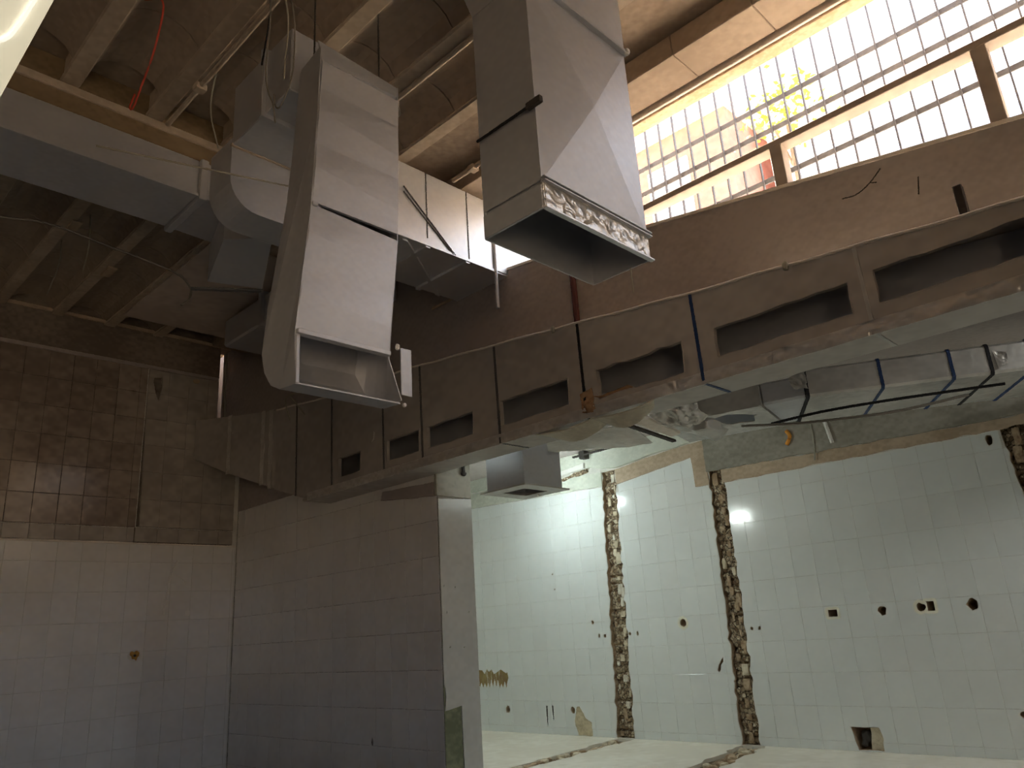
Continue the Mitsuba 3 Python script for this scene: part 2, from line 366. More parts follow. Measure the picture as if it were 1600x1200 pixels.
for x in (-7.70, -7.59):
    k = put('rust_run', ext_y(ragged([(x - .012, .36), (x + .012, .36), (x + .006, .18), (x - .005, .10 if x < -7.6 else .19)], .05, .004, int(-x * 10)), YR - .0035, YR + .001), 'm_dark_iron', 'wall_right')
pipe_in_opening = put('pipe_stub', join(lump((-3.44, YR + .1, .13), .06, 5, (1, 1, 1.2)), tube([(-3.46, YR + .04, .05), (-3.45, YR + .12, .16)], .03, curve=False)), 'm_dark_iron', 'wall_right')
put('adhesive_bed', ext_y(ragged([(-3.40, .01), (-3.27, .01), (-3.26, .13), (-3.28, .22), (-3.38, .22)], .05, .008, 8), YR + .05, YR + .12), 'm_brick_pale', 'wall_right')
# plaster above the tiles
band = ragged([(-4.57, 2.905), (4.4, 2.905), (4.4, 3.02), (-1.6, 3.0), (-4.57, 3.065)], .11, .012, 9)
k = put('plaster_band', ext_y(band, YR - .012, YR + .0036), 'm_plaster_tan', 'wall_right'); note(k, 'tan strip of rough render above the tiles')
upper = ragged([(-4.76, 3.07), (-1.6, 3.004), (4.4, 3.024), (4.4, 4.2), (-4.76, 4.2)], .09, .008, 10)
put('plaster_field', ext_y(upper, YR - .03, YR + .0036), 'm_plaster_grey', 'wall_right')
tanb = ragged([(-6.14, 3.155), (-4.96, 3.295), (-4.945, 2.915), (-4.75, 2.915), (-4.75, 3.47), (-5.35, 3.44), (-6.14, 3.36)], .12, .006, 11)
put('plaster_band', ext_y(tanb, YR - .010, YR + .0036), 'm_plaster_tan', 'wall_right')
palel = ragged([(-9.4, 3.275), (-6.38, 3.175), (-6.38, 3.36), (-7.3, 3.40), (-9.4, 3.50)], .2, .008, 12)
put('plaster_band', ext_y(palel, YR - .010, YR + .0036), 'm_plaster_pale', 'wall_right')
palem = ragged([(-9.4, 3.53), (-7.36, 3.43), (-7.1, 3.44), (-6.55, 3.46), (-6.14, 3.375), (-5.35, 3.455), (-4.78, 3.485), (-4.78, 4.2), (-9.4, 4.2)], .16, .012, 14)
put('plaster_field', ext_y(palem, YR - .045, YR + .0036), 'm_plaster_pale', 'wall_right')

# ---- stubs of the removed partitions: broken brickwork in the slots
def stub(poly, label, seed, dark):
    t = thing('partition_stub', label, 'broken wall', 'broken edges of removed partition walls')
    x0, z0, x1, z1 = poly.bounds; nz, nx = 150, 10
    z = np.linspace(max(z0, 0), z1 - .005, nz); L, R_ = [], []
    for q in z:
        g = polys(poly.intersection(rect(x0 - 1, q - .004, x1 + 1, q + .004)))
        L.append(min(p.bounds[0] for p in g) if g else L[-1]); R_.append(max(p.bounds[2] for p in g) if g else R_[-1])
    u = np.linspace(0, 1, nx); X = np.array(L)[:, None] * (1 - u) + np.array(R_)[:, None] * u
    P = np.stack([X, np.zeros_like(X), np.repeat(z[:, None], nx, 1)], -1)
    d = meshkit.fbm(P * np.array([26, 20, 16]) + seed, 4, seed); course = np.abs((P[..., 2] / .085) % 1 - .5) * 2
    P[..., 1] = YR + .055 - .10 * (d - .35) + .03 * (course > .82)
    P[:, 0, 1] += .03
    idx = np.arange(nz * nx).reshape(nz, nx); q = np.stack([idx[:-1, :-1], idx[:-1, 1:], idx[1:, 1:], idx[1:, :-1]], -1).reshape(-1, 4)
    top = P.reshape(-1, 3); bot = top.copy(); bot[:, 1] = YR + .25; n = len(top)
    f = np.vstack([q[:, [0, 1, 2]], q[:, [0, 2, 3]]]); rim = np.r_[idx[0, :], idx[1:, -1], idx[-1, -2::-1], idx[-2:0:-1, 0]]; side = []
    for a, b in zip(rim, np.roll(rim, -1)): side += [[a, b + n, b], [a, a + n, b + n]]
    m = trimesh.Trimesh(np.vstack([top, bot]), np.vstack([f, f[:, ::-1] + n, side]), process=False); m.fix_normals()
    put('core', m, 'm_rubble', t, smooth=40)
    r = random.Random(seed)
    for k in range(30):
        zq = .05 + (z1 - .12) * (k + r.random() * .9) / 30; i = min(nz - 1, int((zq - z[0]) / (z[-1] - z[0]) * (nz - 1)))
        xq = L[i] + (R_[i] - L[i]) * r.uniform(.2, .85); s_ = r.uniform(.022, .05)
        put('brick_piece', lump((xq, YR + .028, zq), s_, seed + k, (r.uniform(.6, 1.2), .5, r.uniform(.8, 2.4)), 2, 1.0), r.choice(dark), t)
    return t
stub(chases[0], 'broken brick strip of a removed partition, left one on the bright tiled wall', 31, ['m_brick', 'm_brick_pale', 'm_mortar', 'm_mortar', 'm_brick_pale'])
stub(chases[1], 'broken brick strip of a removed partition, middle one on the bright tiled wall', 73, ['m_brick', 'm_brick', 'm_brick_pale', 'm_brick'])
stub(chases[2], 'broken brick strip at the right edge, below the tan render', 115, ['m_brick', 'm_brick', 'm_brick_pale'])

# ---- middle wall and pier (front y = YW), 0.5 thick
structure('wall_middle')
put('wall_middle', cuboid(-9.8, XP - .012, YW + .0035, 5.12, -.2, 3.05), 'm_grout_dark')
mz = rect(-9.44, 0, XP - .02, 3.05).difference(unary_union([blob(-6.56, .45, .02, .035, 3), blob(-5.66, .755, .016, .008, 4)]))
tile_field('wall_middle', 'y', YW, steps(-9.44, XP - .02, PU, -5.75), steps(0, 3.05, PZ, Z0), mz, ['m_tile_grimy', 'm_tile_grimy_b'], gap=.0026, tilt=.14, seed=5)
put('lintel_step', ext_y(ragged([(-6.36, 2.70), (-5.53, 2.615), (-5.53, 2.75), (-6.33, 2.79)], .15, .006, 3), YW - .02, YW - .0005), 'm_plaster_brown', 'wall_middle')
pr = ragged([(YW, .0), (5.12, .0), (5.12, 2.61), (YW, 2.585)], .4, .001, 3)
gap_ = Polygon([(YW - .01, .98), (YW + .012, .93), (YW + .02, .86), (YW + .005, .74), (4.895, .765), (4.905, -.01), (YW - .01, -.01)])
dots = unary_union([blob(4.735, 1.79, .008, .008, 1), blob(4.87, 1.78, .008, .008, 2), blob(4.76, 1.56, .008, .012, 3), blob(5.03, 1.555, .01, .008, 4), blob(4.785, 1.26, .01, .008, 5), blob(4.955, 1.25, .009, .008, 6)])
k = put('end_cladding', ext_x(pr.difference(gap_).difference(dots), XP - .010, XP), 'm_cladding', 'wall_middle'); note(k, 'grey cladding sheet on the wall end, screw holes in it')
k = put('bared_end', cuboid(XP - .014, XP - .0095, YW, 5.12, 0, 2.58), 'm_old_green', 'wall_middle'); note(k, 'greenish bare strip where the cladding is torn off')
put('lintel_end', cuboid(XP - .03, XP + .004, YW - .02, 5.12, 2.615, 3.05, .004), 'm_plaster_grey', 'wall_middle')

# ---- upper wall under the window, sloping top; beam over the opening
structure('wall_window')
def sill(x): return 3.838 - .1605 * x
uw = Polygon([(-10.1, 3.05), (2.39, 3.05), (2.39, sill(2.39)), (-4.0, sill(-4.0)), (-4.62, 4.55), (-4.64, ZC + .5), (-10.1, ZC + .5)])
put('wall_window', ext_y(uw, YW, YW + .28), 'm_plaster_brown')
cap = Polygon([(2.4, sill(2.4)), (-4.0, sill(-4.0)), (-4.62, 4.55), (-4.62, 4.575), (-4.0, sill(-4.0) + .022), (2.4, sill(2.4) + .022)])
k = put('sill', ext_y(cap, YW - .012, YW + .29), 'm_sill', 'wall_window'); note(k, 'pale window sill running along the slope')
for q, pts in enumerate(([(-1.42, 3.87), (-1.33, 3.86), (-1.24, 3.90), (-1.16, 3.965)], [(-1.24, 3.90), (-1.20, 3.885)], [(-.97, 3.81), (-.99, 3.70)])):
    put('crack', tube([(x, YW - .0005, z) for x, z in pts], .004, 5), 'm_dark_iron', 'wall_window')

# ---- left wall
structure('wall_left')
put('wall_left', join(cuboid(XL - .3, XL - .0035, -5, 4.35, -.2, ZC + .3), cuboid(XL - .3, XL - .0035, 4.35, 5.1, -.2, 4.05)), 'm_grout')
put('shaft_back', join(cuboid(XL - 1.3, XL - 1.2, 4.1, 5.1, 3.9, ZC + .5), cuboid(XL - 1.2, XL - .3, 4.25, 4.35, 3.9, ZC + .5), cuboid(XL - 1.2, XL - .3, 4.98, 5.1, 3.9, ZC + .5), cuboid(XL - 1.2, XL - .3, 4.3, 5.1, 3.9, 4.0)), 'm_plaster_brown', 'wall_left')
zl = rect(0, 0, YW - .012, 2.60).difference(blob(3.56, 1.365, .075, .07, 4))
tile_field('wall_left', 'x', XL, steps(.6, YW - .012, PU, 2.40), steps(0, 2.60, PZ, Z0), zl, ['m_tile_grimy', 'm_tile_grimy_b'], gap=.005, tilt=.28, seed=8)
lower = put('ledge', cuboid(XL - .003, XL + .018, -1, YW - .012, 2.60, 2.615, .003), 'm_sill', 'wall_left')
tile_field('wall_left', 'x', XL + .012, steps(.6, 3.43, PU, 2.10), [2.62, 2.785], rect(0, 2.62, 3.43, 2.785), ['m_tile_mid'], gap=.003, seed=9, t=.016)
tile_field('wall_left', 'x', XL + .05, steps(3.43, 4.62, PU, 3.43), [2.62, 2.785], rect(3.43, 2.62, 4.62, 2.785), ['m_tile_mid'], gap=.003, seed=9, t=.016)
put('ledge_core', cuboid(XL - .003, XL + .036, 3.43, 4.62, 2.617, 2.786), 'm_grout_sooty', 'wall_left')
put('soot_backing', cuboid(XL - .0034, XL - .0005, -1, 3.44, 2.79, 4.79), 'm_grout_sooty', 'wall_left')
tile_field('wall_left', 'x', XL + .008, steps(.6, 3.44, PU, 2.10), steps(2.79, 4.78, PZ, 2.79), rect(0, 2.79, 3.44, 4.78), ['m_tile_sooty', 'm_tile_sooty_b'], gap=.005, tilt=.3, seed=10)
panel = Polygon([(3.47, 2.795), (4.62, 2.795), (4.62, 4.0), (4.33, 4.05), (4.33, 4.74), (3.43, 4.74)]).difference(Polygon([(3.50, 4.64), (3.60, 4.66), (3.61, 4.54), (3.575, 4.34), (3.53, 4.44), (3.495, 4.58)]))
put('raised_core', cuboid(XL - .003, XL + .02, 3.45, 4.33, 2.80, 4.73), 'm_grout_sooty', 'wall_left')
tile_field('wall_left', 'x', XL + .05, steps(3.44, 4.62, PU, 3.44), steps(2.795, 4.74, PZ, 2.79), panel, ['m_tile_mid'], gap=.002, tilt=.1, seed=12, t=.03)
k = put('trim_rail', cuboid(XL - .003, XL + .03, -1, 4.33, 4.755, 4.80, .006), 'm_plaster_brown', 'wall_left')
put('top_band', cuboid(XL - .003, XL + .012, -1, 4.35, 4.80, 5.385, .004), 'm_top_band', 'wall_left')
put('top_rail', cuboid(XL - .003, XL + .05, -1, 4.5, 5.225, 5.26, .006), 'm_plaster_tan', 'wall_left')
k = put('pipe_outlet', join(lump((XL - .03, 3.56, 1.365), .075, 3, (.5, 1, .95)), tube([(XL - .05, 3.56, 1.36), (XL + .012, 3.555, 1.365)], .03, 12, False)), 'm_pipe_brass', 'wall_left', smooth=40); note(k, 'rusty orange pipe outlet in a broken tile')
put('pipe_outlet_dark_disc', tube([(XL + .0125, 3.552, 1.366), (XL + .0145, 3.552, 1.366)], .015, 10, False), 'm_dark_iron', 'wall_left')  # dark disc on the closed pipe end, painted for the shade inside
put('plaster_scar', join(tube([(XL + .002, 3.97, 2.42), (XL + .002, 3.90, 2.28), (XL + .002, 3.87, 2.05), (XL + .002, 3.84, 1.80)], .013), tube([(XL + .002, 3.93, 2.26), (XL + .002, 4.02, 2.22), (XL + .002, 4.09, 2.15)], .006), lump((XL, 4.12, 1.81), .04, 6, (.2, 1, 1))), 'm_white_plastic', 'wall_left')
put('wall_knob', lump((XL + .07, 4.02, 4.68), .035, 8, (1, 1.3, .9)), 'm_plaster_tan', 'wall_left')

# ---- ceiling: joists with vault blocks between, over the whole hall
structure('ceiling')
put('ceiling', cuboid(-10.8, 5, -5.2, YW + .02, ZC + .20, ZC + .5), 'm_vault')
JY = [1.195 + .58 * k for k in range(-6, 6)]                 # -2.285 ... 4.385 is the window joist
JY = JY[:-1]
JW, BX0, BX1 = .13, -5.78, -5.20
for y in JY:
    for a, b in ((-9.46, BX0), (BX1, 2.39)):
        prof = Polygon([(y - JW / 2, ZC + .012), (y - JW / 2 + .012, ZC), (y + JW / 2 - .012, ZC), (y + JW / 2, ZC + .012), (y + JW / 2 - .02, ZC + .06), (y + JW / 2 - .02, ZC + .2), (y - JW / 2 + .02, ZC + .2), (y - JW / 2 + .02, ZC + .06)])
        put('joist', ext_x(prof, a, b), 'm_joist', 'ceiling')
n_arc = 9
_vault = {}
for i in range(len(JY) - 1):
    ya, yb = JY[i] + JW / 2 - .015, JY[i + 1] - JW / 2 + .015
    s_ = np.linspace(0, 1, n_arc); arc = [(ya + (yb - ya) * t, ZC + .035 + .145 * (1 - (2 * t - 1) ** 2) ** .7) for t in s_]
    prof = Polygon(arc + [(yb, ZC + .195), (ya, ZC + .195)])
    xs = [x for x in np.arange(-9.45, 1.8, .64)]
    for x in xs:
        a, b = x, x + .632
        if b > BX0 and a < BX1: continue
        k = ('v', i)
        if k not in _vault: _vault[k] = mikit.ply(ext_x(prof, 0, .632), 'm_vault')
        put('vault_block', None, None, 'ceiling', plydict=_vault[k], to_world=T().translate([a, 0, 0]))
# the bay next to the window is flat and lighter
for x in np.arange(-4.66, 1.8, .62):
    put('ceiling_slab', cuboid(x, x + .616, 4.145 + .06, 4.555, ZC + .012, ZC + .19, .006), 'm_vault', 'ceiling')
for x in np.arange(-9.4, -4.9, .62):
    put('ceiling_slab', cuboid(x, x + .616, 4.145 + .06, 4.69, ZC + .012, ZC + .19, .006), 'm_vault', 'ceiling')
structure('trim_1')
put('timber_lintel', cuboid(-4.64, 2.39, 4.615, 4.72, ZC - .03, ZC + .1, .006), 'm_timber', 'trim_1')
put('cable_tray', cuboid(-4.64, 2.39, 4.579, 4.61, ZC - .02, ZC + .1, .005), 'm_sill', 'trim_1')
put('lintel_top', cuboid(-4.64, 2.39, 4.722, 4.76, ZC - .02, ZC + .5, .004), 'm_timber', 'trim_1')
structure('beam_1')
put('beam_1', cuboid(BX0, BX1, -5, YW, 4.985, ZC + .19, .008), 'm_beam')
put('beam_edge', cuboid(BX1 - .01, BX1 + .02, -5, YW, ZC - .075, ZC - .01, .006), 'm_joist', 'beam_1')
k = put('pale_board', cuboid(-8.95, -6.6, 2.92, 4.3, ZC - .03, ZC - .012), 'm_pale_board', 'ceiling'); note(k, 'pale brown board under the joists in the dark corner')

# ---- closing walls outside the frame
structure('wall_back'); put('wall_back', cuboid(-9.8, 5, -5.2, -4.9, -.2, ZC + .5), 'm_back_wall')
structure('wall_near'); put('wall_near', ext_x(rect(-5, -.2, 8.7, ZC + .5).difference(rect(-4.8, .5, .2, 2.95)), 2.4, 2.6), 'm_back_wall')
structure('window_2', 'barred window in the wall behind the camera')
for y in (-4.8, -3.5, -2.2, -.95, .15): put('frame_post', cuboid(2.46, 2.52, y, y + .05, .5, 2.95), 'm_window_frame', 'window_2')
for z in (.5, 1.7, 2.9): put('frame_rail', cuboid(2.46, 2.52, -4.8, .2, z, z + .05), 'm_window_frame', 'window_2')
structure('wall_side_room'); put('wall_side_room', cuboid(-9.8, -9.42, 5.12, 8.7, -.2, 3.9), 'm_tile_white_b')
structure('ceiling_side_room'); put('ceiling_side_room', cuboid(-9.8, 5, YW + .28, 8.7, 3.69, 3.729), 'm_plaster_brown')

# ---- window: frame rail and posts
structure('window_1', 'long street-level window with a brown rail and posts')
put('frame_rail', cuboid(-4.6, 2.39, YW + .01, YW + .13, 4.465, 4.515, .004), 'm_window_frame', 'window_1')
for x in (-4.56, -1.825, -.55, .75):
    put('frame_post', cuboid(x, x + .085, YW + .005, YW + .11, max(sill(x + .085), 3.5) - .03, 4.466, .004), 'm_window_frame', 'window_1')

# ---- fence on the street
t = thing('street_fence', 'metal bar fence standing outside the long window', 'fence')
def street(x): return 3.79 - .16 * min(x, .3)
bar = cuboid(-.006, .006, -.03, .03, 0, 1, 0)
for i, x in enumerate(np.arange(-4.29, 2.5, .1425)):
    z0 = street(x); put('bar', cuboid(x - .005, x + .005, 5.305, 5.33, z0, 5.78), 'm_fence', t)
for z in (5.27, 5.03, 4.61):
    put('rail', cuboid(-4.33, 2.5, 5.33, 5.342, z - .022, z + .022, .002), 'm_fence_rail', t)

# ---- street and houses
structure('street')
sp = Polygon([(-30, street(-6.5)), (-6.5, street(-6.5)), (.3, street(.3)), (30, street(.3)), (30, 3.73), (-30, 3.73)])
put('street', ext_y(sp, YW + .285, 40), 'm_paving')
def house(name, label, x0, x1, y0, y1, z1, wallm, wins, roof=None):
    t = thing(name, label, 'building')
    put('wall', cuboid(x0, x1, y0, y1, 3.6, z1), wallm, t)
    for (a, b, c, d) in wins:
        w = put('window_surround', cuboid(a - .06, b + .06, y0 - .05, y0 + .02, c - .06, d + .06, .01), 'm_house_white', t)
        put('pane', cuboid(a, b, y0 - .06, y0 - .02, c, d), 'm_window_far', w)
    if roof: put('roof', cuboid(x0 - .2, x1 + .2, y0 - .35, y1, z1, z1 + .25, .03), roof, t)
    return t
house('terracotta_house', 'terracotta red house behind the fence, left end of the window', -9.5, -5.35, 12, 16, 10.6, 'm_house_red', [(-8.6, -7.8, 8.6, 9.9), (-7.1, -6.3, 8.6, 9.9), (-8.6, -7.8, 6.6, 7.9)], 'm_house_white')
house('white_house', 'tall white house behind the fence, middle of the window', -5.05, -2.9, 13, 18, 13.5, 'm_house_white', [(-4.6, -3.9, 9.0, 10.3), (-4.6, -3.9, 11.2, 12.4)])
house('pale_blue_house', 'pale blue house front behind the fence, right part of the window', -2.85, 1.2, 12.5, 18, 8.6, 'm_house_blue', [(-2.2, -1.5, 6.6, 7.7), (-1.0, -.3, 6.6, 7.7)])
house('grey_roofed_house', 'low house with grey tiled roof at the right end of the window', .05, 2.4, 9.0, 11.4, 6.2, 'm_roof_grey', [(.3, .6, 5.5, 5.9)], 'm_roof_grey')

# ---- street shrub
t = thing('street_shrub', 'bright green leafy shrub behind the fence', 'shrub')
r = random.Random(5); vs, fs = [], []
for k in range(260):
    a, b = r.gauss(0, 1), r.gauss(0, 1); c = np.array([-2.80 + .24 * a, 7.9 + .18 * b, 6.98 + .17 * r.gauss(0, 1)])
    d = np.array([r.gauss(0, 1), r.gauss(0, 1), r.gauss(0, .6)]); d /= np.linalg.norm(d); e = np.cross(d, [r.gauss(0, 1), r.gauss(0, 1), r.gauss(0, 1)]); e /= np.linalg.norm(e)
    L, w = r.uniform(.07, .12), r.uniform(.02, .035); n = len(vs); nn = np.cross(d, e) * .006
    vs += [c, c + d * L * .5 + e * w, c + d * L, c + d * L * .5 - e * w, c + d * L * .5 + nn]; fs += [[n, n + 1, n + 4], [n + 1, n + 2, n + 4], [n + 2, n + 3, n + 4], [n + 3, n, n + 4]]
k = put('foliage', trimesh.Trimesh(vs, fs, process=False), 'm_leaf', t); labels[k] = {'kind': 'stuff'}
put('stem', join(tube([(-2.8, 7.9, street(-2.8)), (-2.82, 7.92, 5.4), (-2.78, 7.9, 7.0)], .03), tube([(-2.82, 7.92, 6.2), (-2.95, 7.85, 6.8)], .018)), 'm_bark', t)

# ================================================================== ducts
def rect_duct(sec, wall_t=.006):
    """Four-sided sheet tube through the given sections, each a list of four points."""
    v, f = [], []
    for s_ in sec: v += [list(p) for p in s_]
    n = len(sec)
    for i in range(n - 1):
        for j in range(4):
            a, b = i * 4 + j, i * 4 + (j + 1) % 4; f += [[a, b, b + 4], [a, b + 4, a + 4]]
    m = trimesh.Trimesh(v, f, process=False); m.fix_normals(); return m

# ---- E: the long insulated duct along the upper wall
t = E_ = thing('wall_duct', 'long foil-wrapped air duct with rectangular openings below the window', 'air duct')
YF = 4.35
top = [(-7.9, 3.985), (-6.8, 3.865), (-5.5, 3.80), (-3.65, 3.605), (-2.41, 3.465), (-1.73, 3.405), (-.73, 3.31), (.5, 3.2), (1.9, 3.09)]
bot = [(1.9, 2.82), (-3.9, 2.82), (-6.6, 2.84), (-7.3, 2.86), (-7.9, 3.05)]
r = random.Random(2)
front = Polygon([(x, z) for x, z in top] + bot)
def opening(x0, x1, zt, zb, seed, amp=.005): return ragged([(x0, zb), (x1, zb + .004), (x1 + .005, zt), (x0, zt)], .09, amp, seed)
opens = [opening(-6.62, -6.24, 3.155, 2.955, 1, .004), opening(-5.805, -5.325, 3.165, 2.965, 2, .004), opening(-5.205, -4.60, 3.165, 2.965, 3, .006), opening(-4.26, -3.53, 3.17, 2.96, 4, .004),
         opening(-3.25, -2.52, 3.155, 2.93, 5, .012), opening(-2.265, -1.39, 3.165, 2.965, 6, .009), opening(-1.24, -.46, 3.185, 2.985, 7, .007), opening(.0, .85, 3.08, 2.93, 8, .006)]
fp = front.difference(unary_union(opens))
put('front_panel', ext_y(fp, YF, YF + .035), 'm_foil', t)
torn = ragged([(-3.86, 4.36), (-3.86, YW), (-3.12, YW), (-3.12, 4.55), (-3.3, 4.40)], .08, .02, 5)
bp = rect(-7.3, YF + .002, 1.9, YW - .004).difference(rect(-3.8, 4.46, -3.2, 4.64))
k = put('bottom_panel', ext_z(bp, 2.822, 2.85), 'm_foil', t)
put('bottom_panel', hull([(-7.3, YF, 2.86), (-7.3, YW - .01, 2.86), (-7.9, YF, 3.05), (-7.9, YW - .01, 3.05), (-7.3, YF, 2.9), (-7.9, YF, 3.09), (-7.3, YW - .01, 2.9), (-7.9, YW - .01, 3.09)]), 'm_foil', t)
def above_poly(off): return Polygon([(x, z - off) for x, z in top] + [(x, z - off - .02) for x, z in reversed(top)])
put('top_panel', ext_y(above_poly(0.004), YF + .036, YW - .004), 'm_foil', t)
for a, b, m in ((-7.8, 1.9, 'm_steel'),):
    lin = rect(a, 2.852, b, 4).intersection(Polygon([(x, z - .03) for x, z in top] + [(1.9, 2.852), (-7.3, 2.88), (-7.9, 3.07)]))
    k = put('liner', join(ext_y(lin, YW - .03, YW - .006), cuboid(a if a > -7 else -7.28, b, YF + .04, YW - .032, 2.852, 2.858)), m, t)
    note(k, 'bare steel inside of the duct')
for i, o in enumerate(opens):
    fr = o.buffer(.005, join_style=2).difference(o.buffer(-.001))
    put('opening_edge', ext_y(fr, YF - .004, YF + .03), 'm_foil', t)
# tapering far end that reaches the left wall
secs = [[(-7.9, YF, 3.06), (-7.9, YW - .01, 3.06), (-7.9, YW - .01, 3.98), (-7.9, YF, 3.98)],
        [(-8.7, 4.19, 3.36), (-8.7, 4.62, 3.36), (-8.7, 4.62, 4.075), (-8.7, 4.19, 4.075)],
        [(-9.38, 4.045, 3.66), (-9.38, 4.5, 3.66), (-9.38, 4.5, 4.16), (-9.38, 4.045, 4.16)]]
k = put('end_section', join(hull(secs[0] + secs[1]), hull(secs[1] + secs[2])), 'm_foil', t); note(k, 'tapering end piece reaching the left wall')
def at_top(x): return float(np.interp(x, [p[0] for p in top], [p[1] for p in top]))
def at_bot(x): return float(np.interp(x, [-7.9, -7.3, -6.6, -3.9, 1.9], [3.05, 2.86, 2.84, 2.82, 2.82]))
def strap(x, m, w=.022, lean=.012):
    z1, z0 = at_top(x), at_bot(x); s_ = lean
    pts = [(x - w / 2, z1), (x + w / 2, z1), (x + w / 2 + s_, z0), (x - w / 2 + s_, z0)]
    return put('strap', join(ext_y(Polygon(pts), YF - .007, YF - .001), cuboid(x - w / 2 + s_, x + w / 2 + s_, YF - .007, YW - .02, z0 - .004, z0 + .001)), m, t)
for x, m in ((-7.45, 'm_strap_grey'), (-6.75, 'm_strap_grey'), (-5.86, 'm_strap_grey'), (-5.28, 'm_strap_grey'), (-4.29, 'm_strap_grey'), (-3.385, 'm_gasket'), (-2.40, 'm_strap_blue'), (-1.31, 'm_foil_grey'), (.3, 'm_strap_blue')): strap(x, m)
# raised joint rims near the left end and wrinkled tape along the lower front edge
for x, dy in ((-8.72, .165), (-8.12, .045), (-7.98, .02)):
    z1, z0 = {-8.72: (4.09, 3.36), -8.12: (4.02, 3.13), -7.98: (4.0, 3.07)}[x]; y = YF - dy
    put('tape', patch((x - .03, y - .012, z0), (x + .03, y - .0, z0), (x + .03, y - .0, z1), (x - .03, y - .012, z1), 4, 26, None, .012, 12, .006, int(-x * 100)), 'm_foil_bright', t, smooth=50)
put('edge_tape', patch((-7.2, YF - .008, 2.895), (1.9, YF - .008, 2.895), (1.9, YF - .004, 2.812), (-7.2, YF - .004, 2.812), 300, 9, None, .010, 8, .006, 77), 'm_foil_bright', t, smooth=60)
# rolled top hem, coloured pale for the window light caught along the upper edge
put('top_hem', tube([(x, YF - .004, z + .004 * math.sin(9 * x)) for x in np.linspace(-7.9, 1.9, 60) for z in [at_top(x)]], .010, 6, False), 'm_sill', t, smooth=True)
for x in (-3.62, -1.72): put('tie_knot', lump((x, YF - .01, at_top(x) - .005), .03, int(-x * 10), (.8, .6, 1.2), 1), 'm_wire_pale', t)
put('hanging_tag', ext_y(Polygon([(-6.03, 3.20), (-5.99, 3.22), (-5.985, 3.29), (-6.0, 3.30), (-6.005, 3.23), (-6.03, 3.215)]), YF - .012, YF - .008), 'm_white_plastic', t)
# supports
for x in (-.74,):
    b = thing('wall_bracket', 'dark iron bracket stub on the upper wall above the duct', 'bracket')
    put('arm', cuboid(x - .03, x + .02, YW - .25, YW, 3.32, 3.37, .004), 'm_dark_iron', b); put('post', cuboid(x - .025, x + .02, YW - .30, YW - .25, 3.30, 3.52, .004), 'm_dark_iron', b)
b = thing('red_pipe', 'dark red pipe running down the upper wall behind the duct', 'pipe')
put('pipe_run', tube([(-3.64, 4.66, 4.45), (-3.625, 4.66, 4.1), (-3.62, 4.66, 3.6)], .026, 10), 'm_maroon', b, smooth=True); put('clip', cuboid(-3.67, -3.58, 4.66, YW, 4.28, 4.31), 'm_dark_iron', b)

# ---- A: hanging duct in the middle, elbow open towards the room
t = thing('hanging_duct', 'bright steel duct hanging from the ceiling with an elbow open at its lower end', 'air duct')
ax, ay0, ay1, axb = -3.20, 1.93, 2.50, -3.53
def near_y(z): return float(np.interp(z, [2.58, 2.84, 3.57, 4.55], [1.862, 1.852, 1.928, 1.975]))
def far_y(z): return float(np.interp(z, [2.58, 2.84, 3.57, 4.55], [2.51, 2.415, 2.495, 2.52]))
def shear(m):
    m.vertices = np.array([(x, y + near_y(z) - 1.9, z) for x, y, z in m.vertices]); return m
def facet_panel(axis, c, u0, u1, z0, z1, out, diag=True, wav=0):
    """A sheet stiffened with cross breaks: four facets meeting in a raised point."""
    P = [(u0, z0), (u1, z0), (u1, z1), (u0, z1), ((u0 + u1) / 2, (z0 + z1) / 2)]
    V = [(c + (out if i == 4 else 0), u, z) if axis == 'x' else (u, c - (out if i == 4 else 0), z) for i, (u, z) in enumerate(P)]
    b = -.004 if axis == 'x' else .004
    V += [(c + b, u, z) if axis == 'x' else (u, c + b, z) for u, z in P[:4]]
    F_ = [(0, 1, 4), (1, 2, 4), (2, 3, 4), (3, 0, 4), (5, 7, 6), (5, 8, 7)] + [q for i in range(4) for q in ((i, 5 + i, 5 + (i + 1) % 4), (i, 5 + (i + 1) % 4, (i + 1) % 4))]
    m = trimesh.Trimesh(V, F_, process=False); m.fix_normals(); return m
def beaded(c, z0, z1, n, amp):
    """Sheet facing +x with shallow slanting breaks across it."""
    zs = np.linspace(z0, z1, n + 1); V = []
    for i, z in enumerate(zs):
        o = amp * (i % 2); dz = (.028 if i == n else 0) * (z1 < 3.7)
        V += [(c + o, near_y(z), z + dz + (.03 * (i % 2) if 0 < i < n else 0)), (c + o * .6, far_y(z), z - (.03 * (i % 2) if 0 < i < n else 0))]
    n0 = len(V); V += [(x - .006 - amp, y, z) for x, y, z in V]; F_ = []
    for i in range(n):
        a = 2 * i; F_ += [(a, a + 1, a + 3), (a, a + 3, a + 2), (n0 + a, n0 + a + 3, n0 + a + 1), (n0 + a, n0 + a + 2, n0 + a + 3)]
        F_ += [(a, a + 2, n0 + a + 2), (a, n0 + a + 2, n0 + a), (a + 1, n0 + a + 3, a + 3), (a + 1, n0 + a + 1, n0 + a + 3)]
    e = 2 * n; F_ += [(0, n0, n0 + 1), (0, n0 + 1, 1), (e, e + 1, n0 + e + 1), (e, n0 + e + 1, n0 + e)]
    m = trimesh.Trimesh(V, F_, process=False); m.fix_normals(); return m
put('front_sheet', beaded(ax, 3.615, 4.55, 5, .011), 'm_steel', t)
low = beaded(ax - .006, 2.86, 3.575, 4, .010); put('front_sheet', low, 'm_steel', t)
put('seam_flange', cuboid(ax - .02, ax + .012, ay0 - .004, ay0 + .03, 3.592, 3.614, .003), 'm_steel', t)
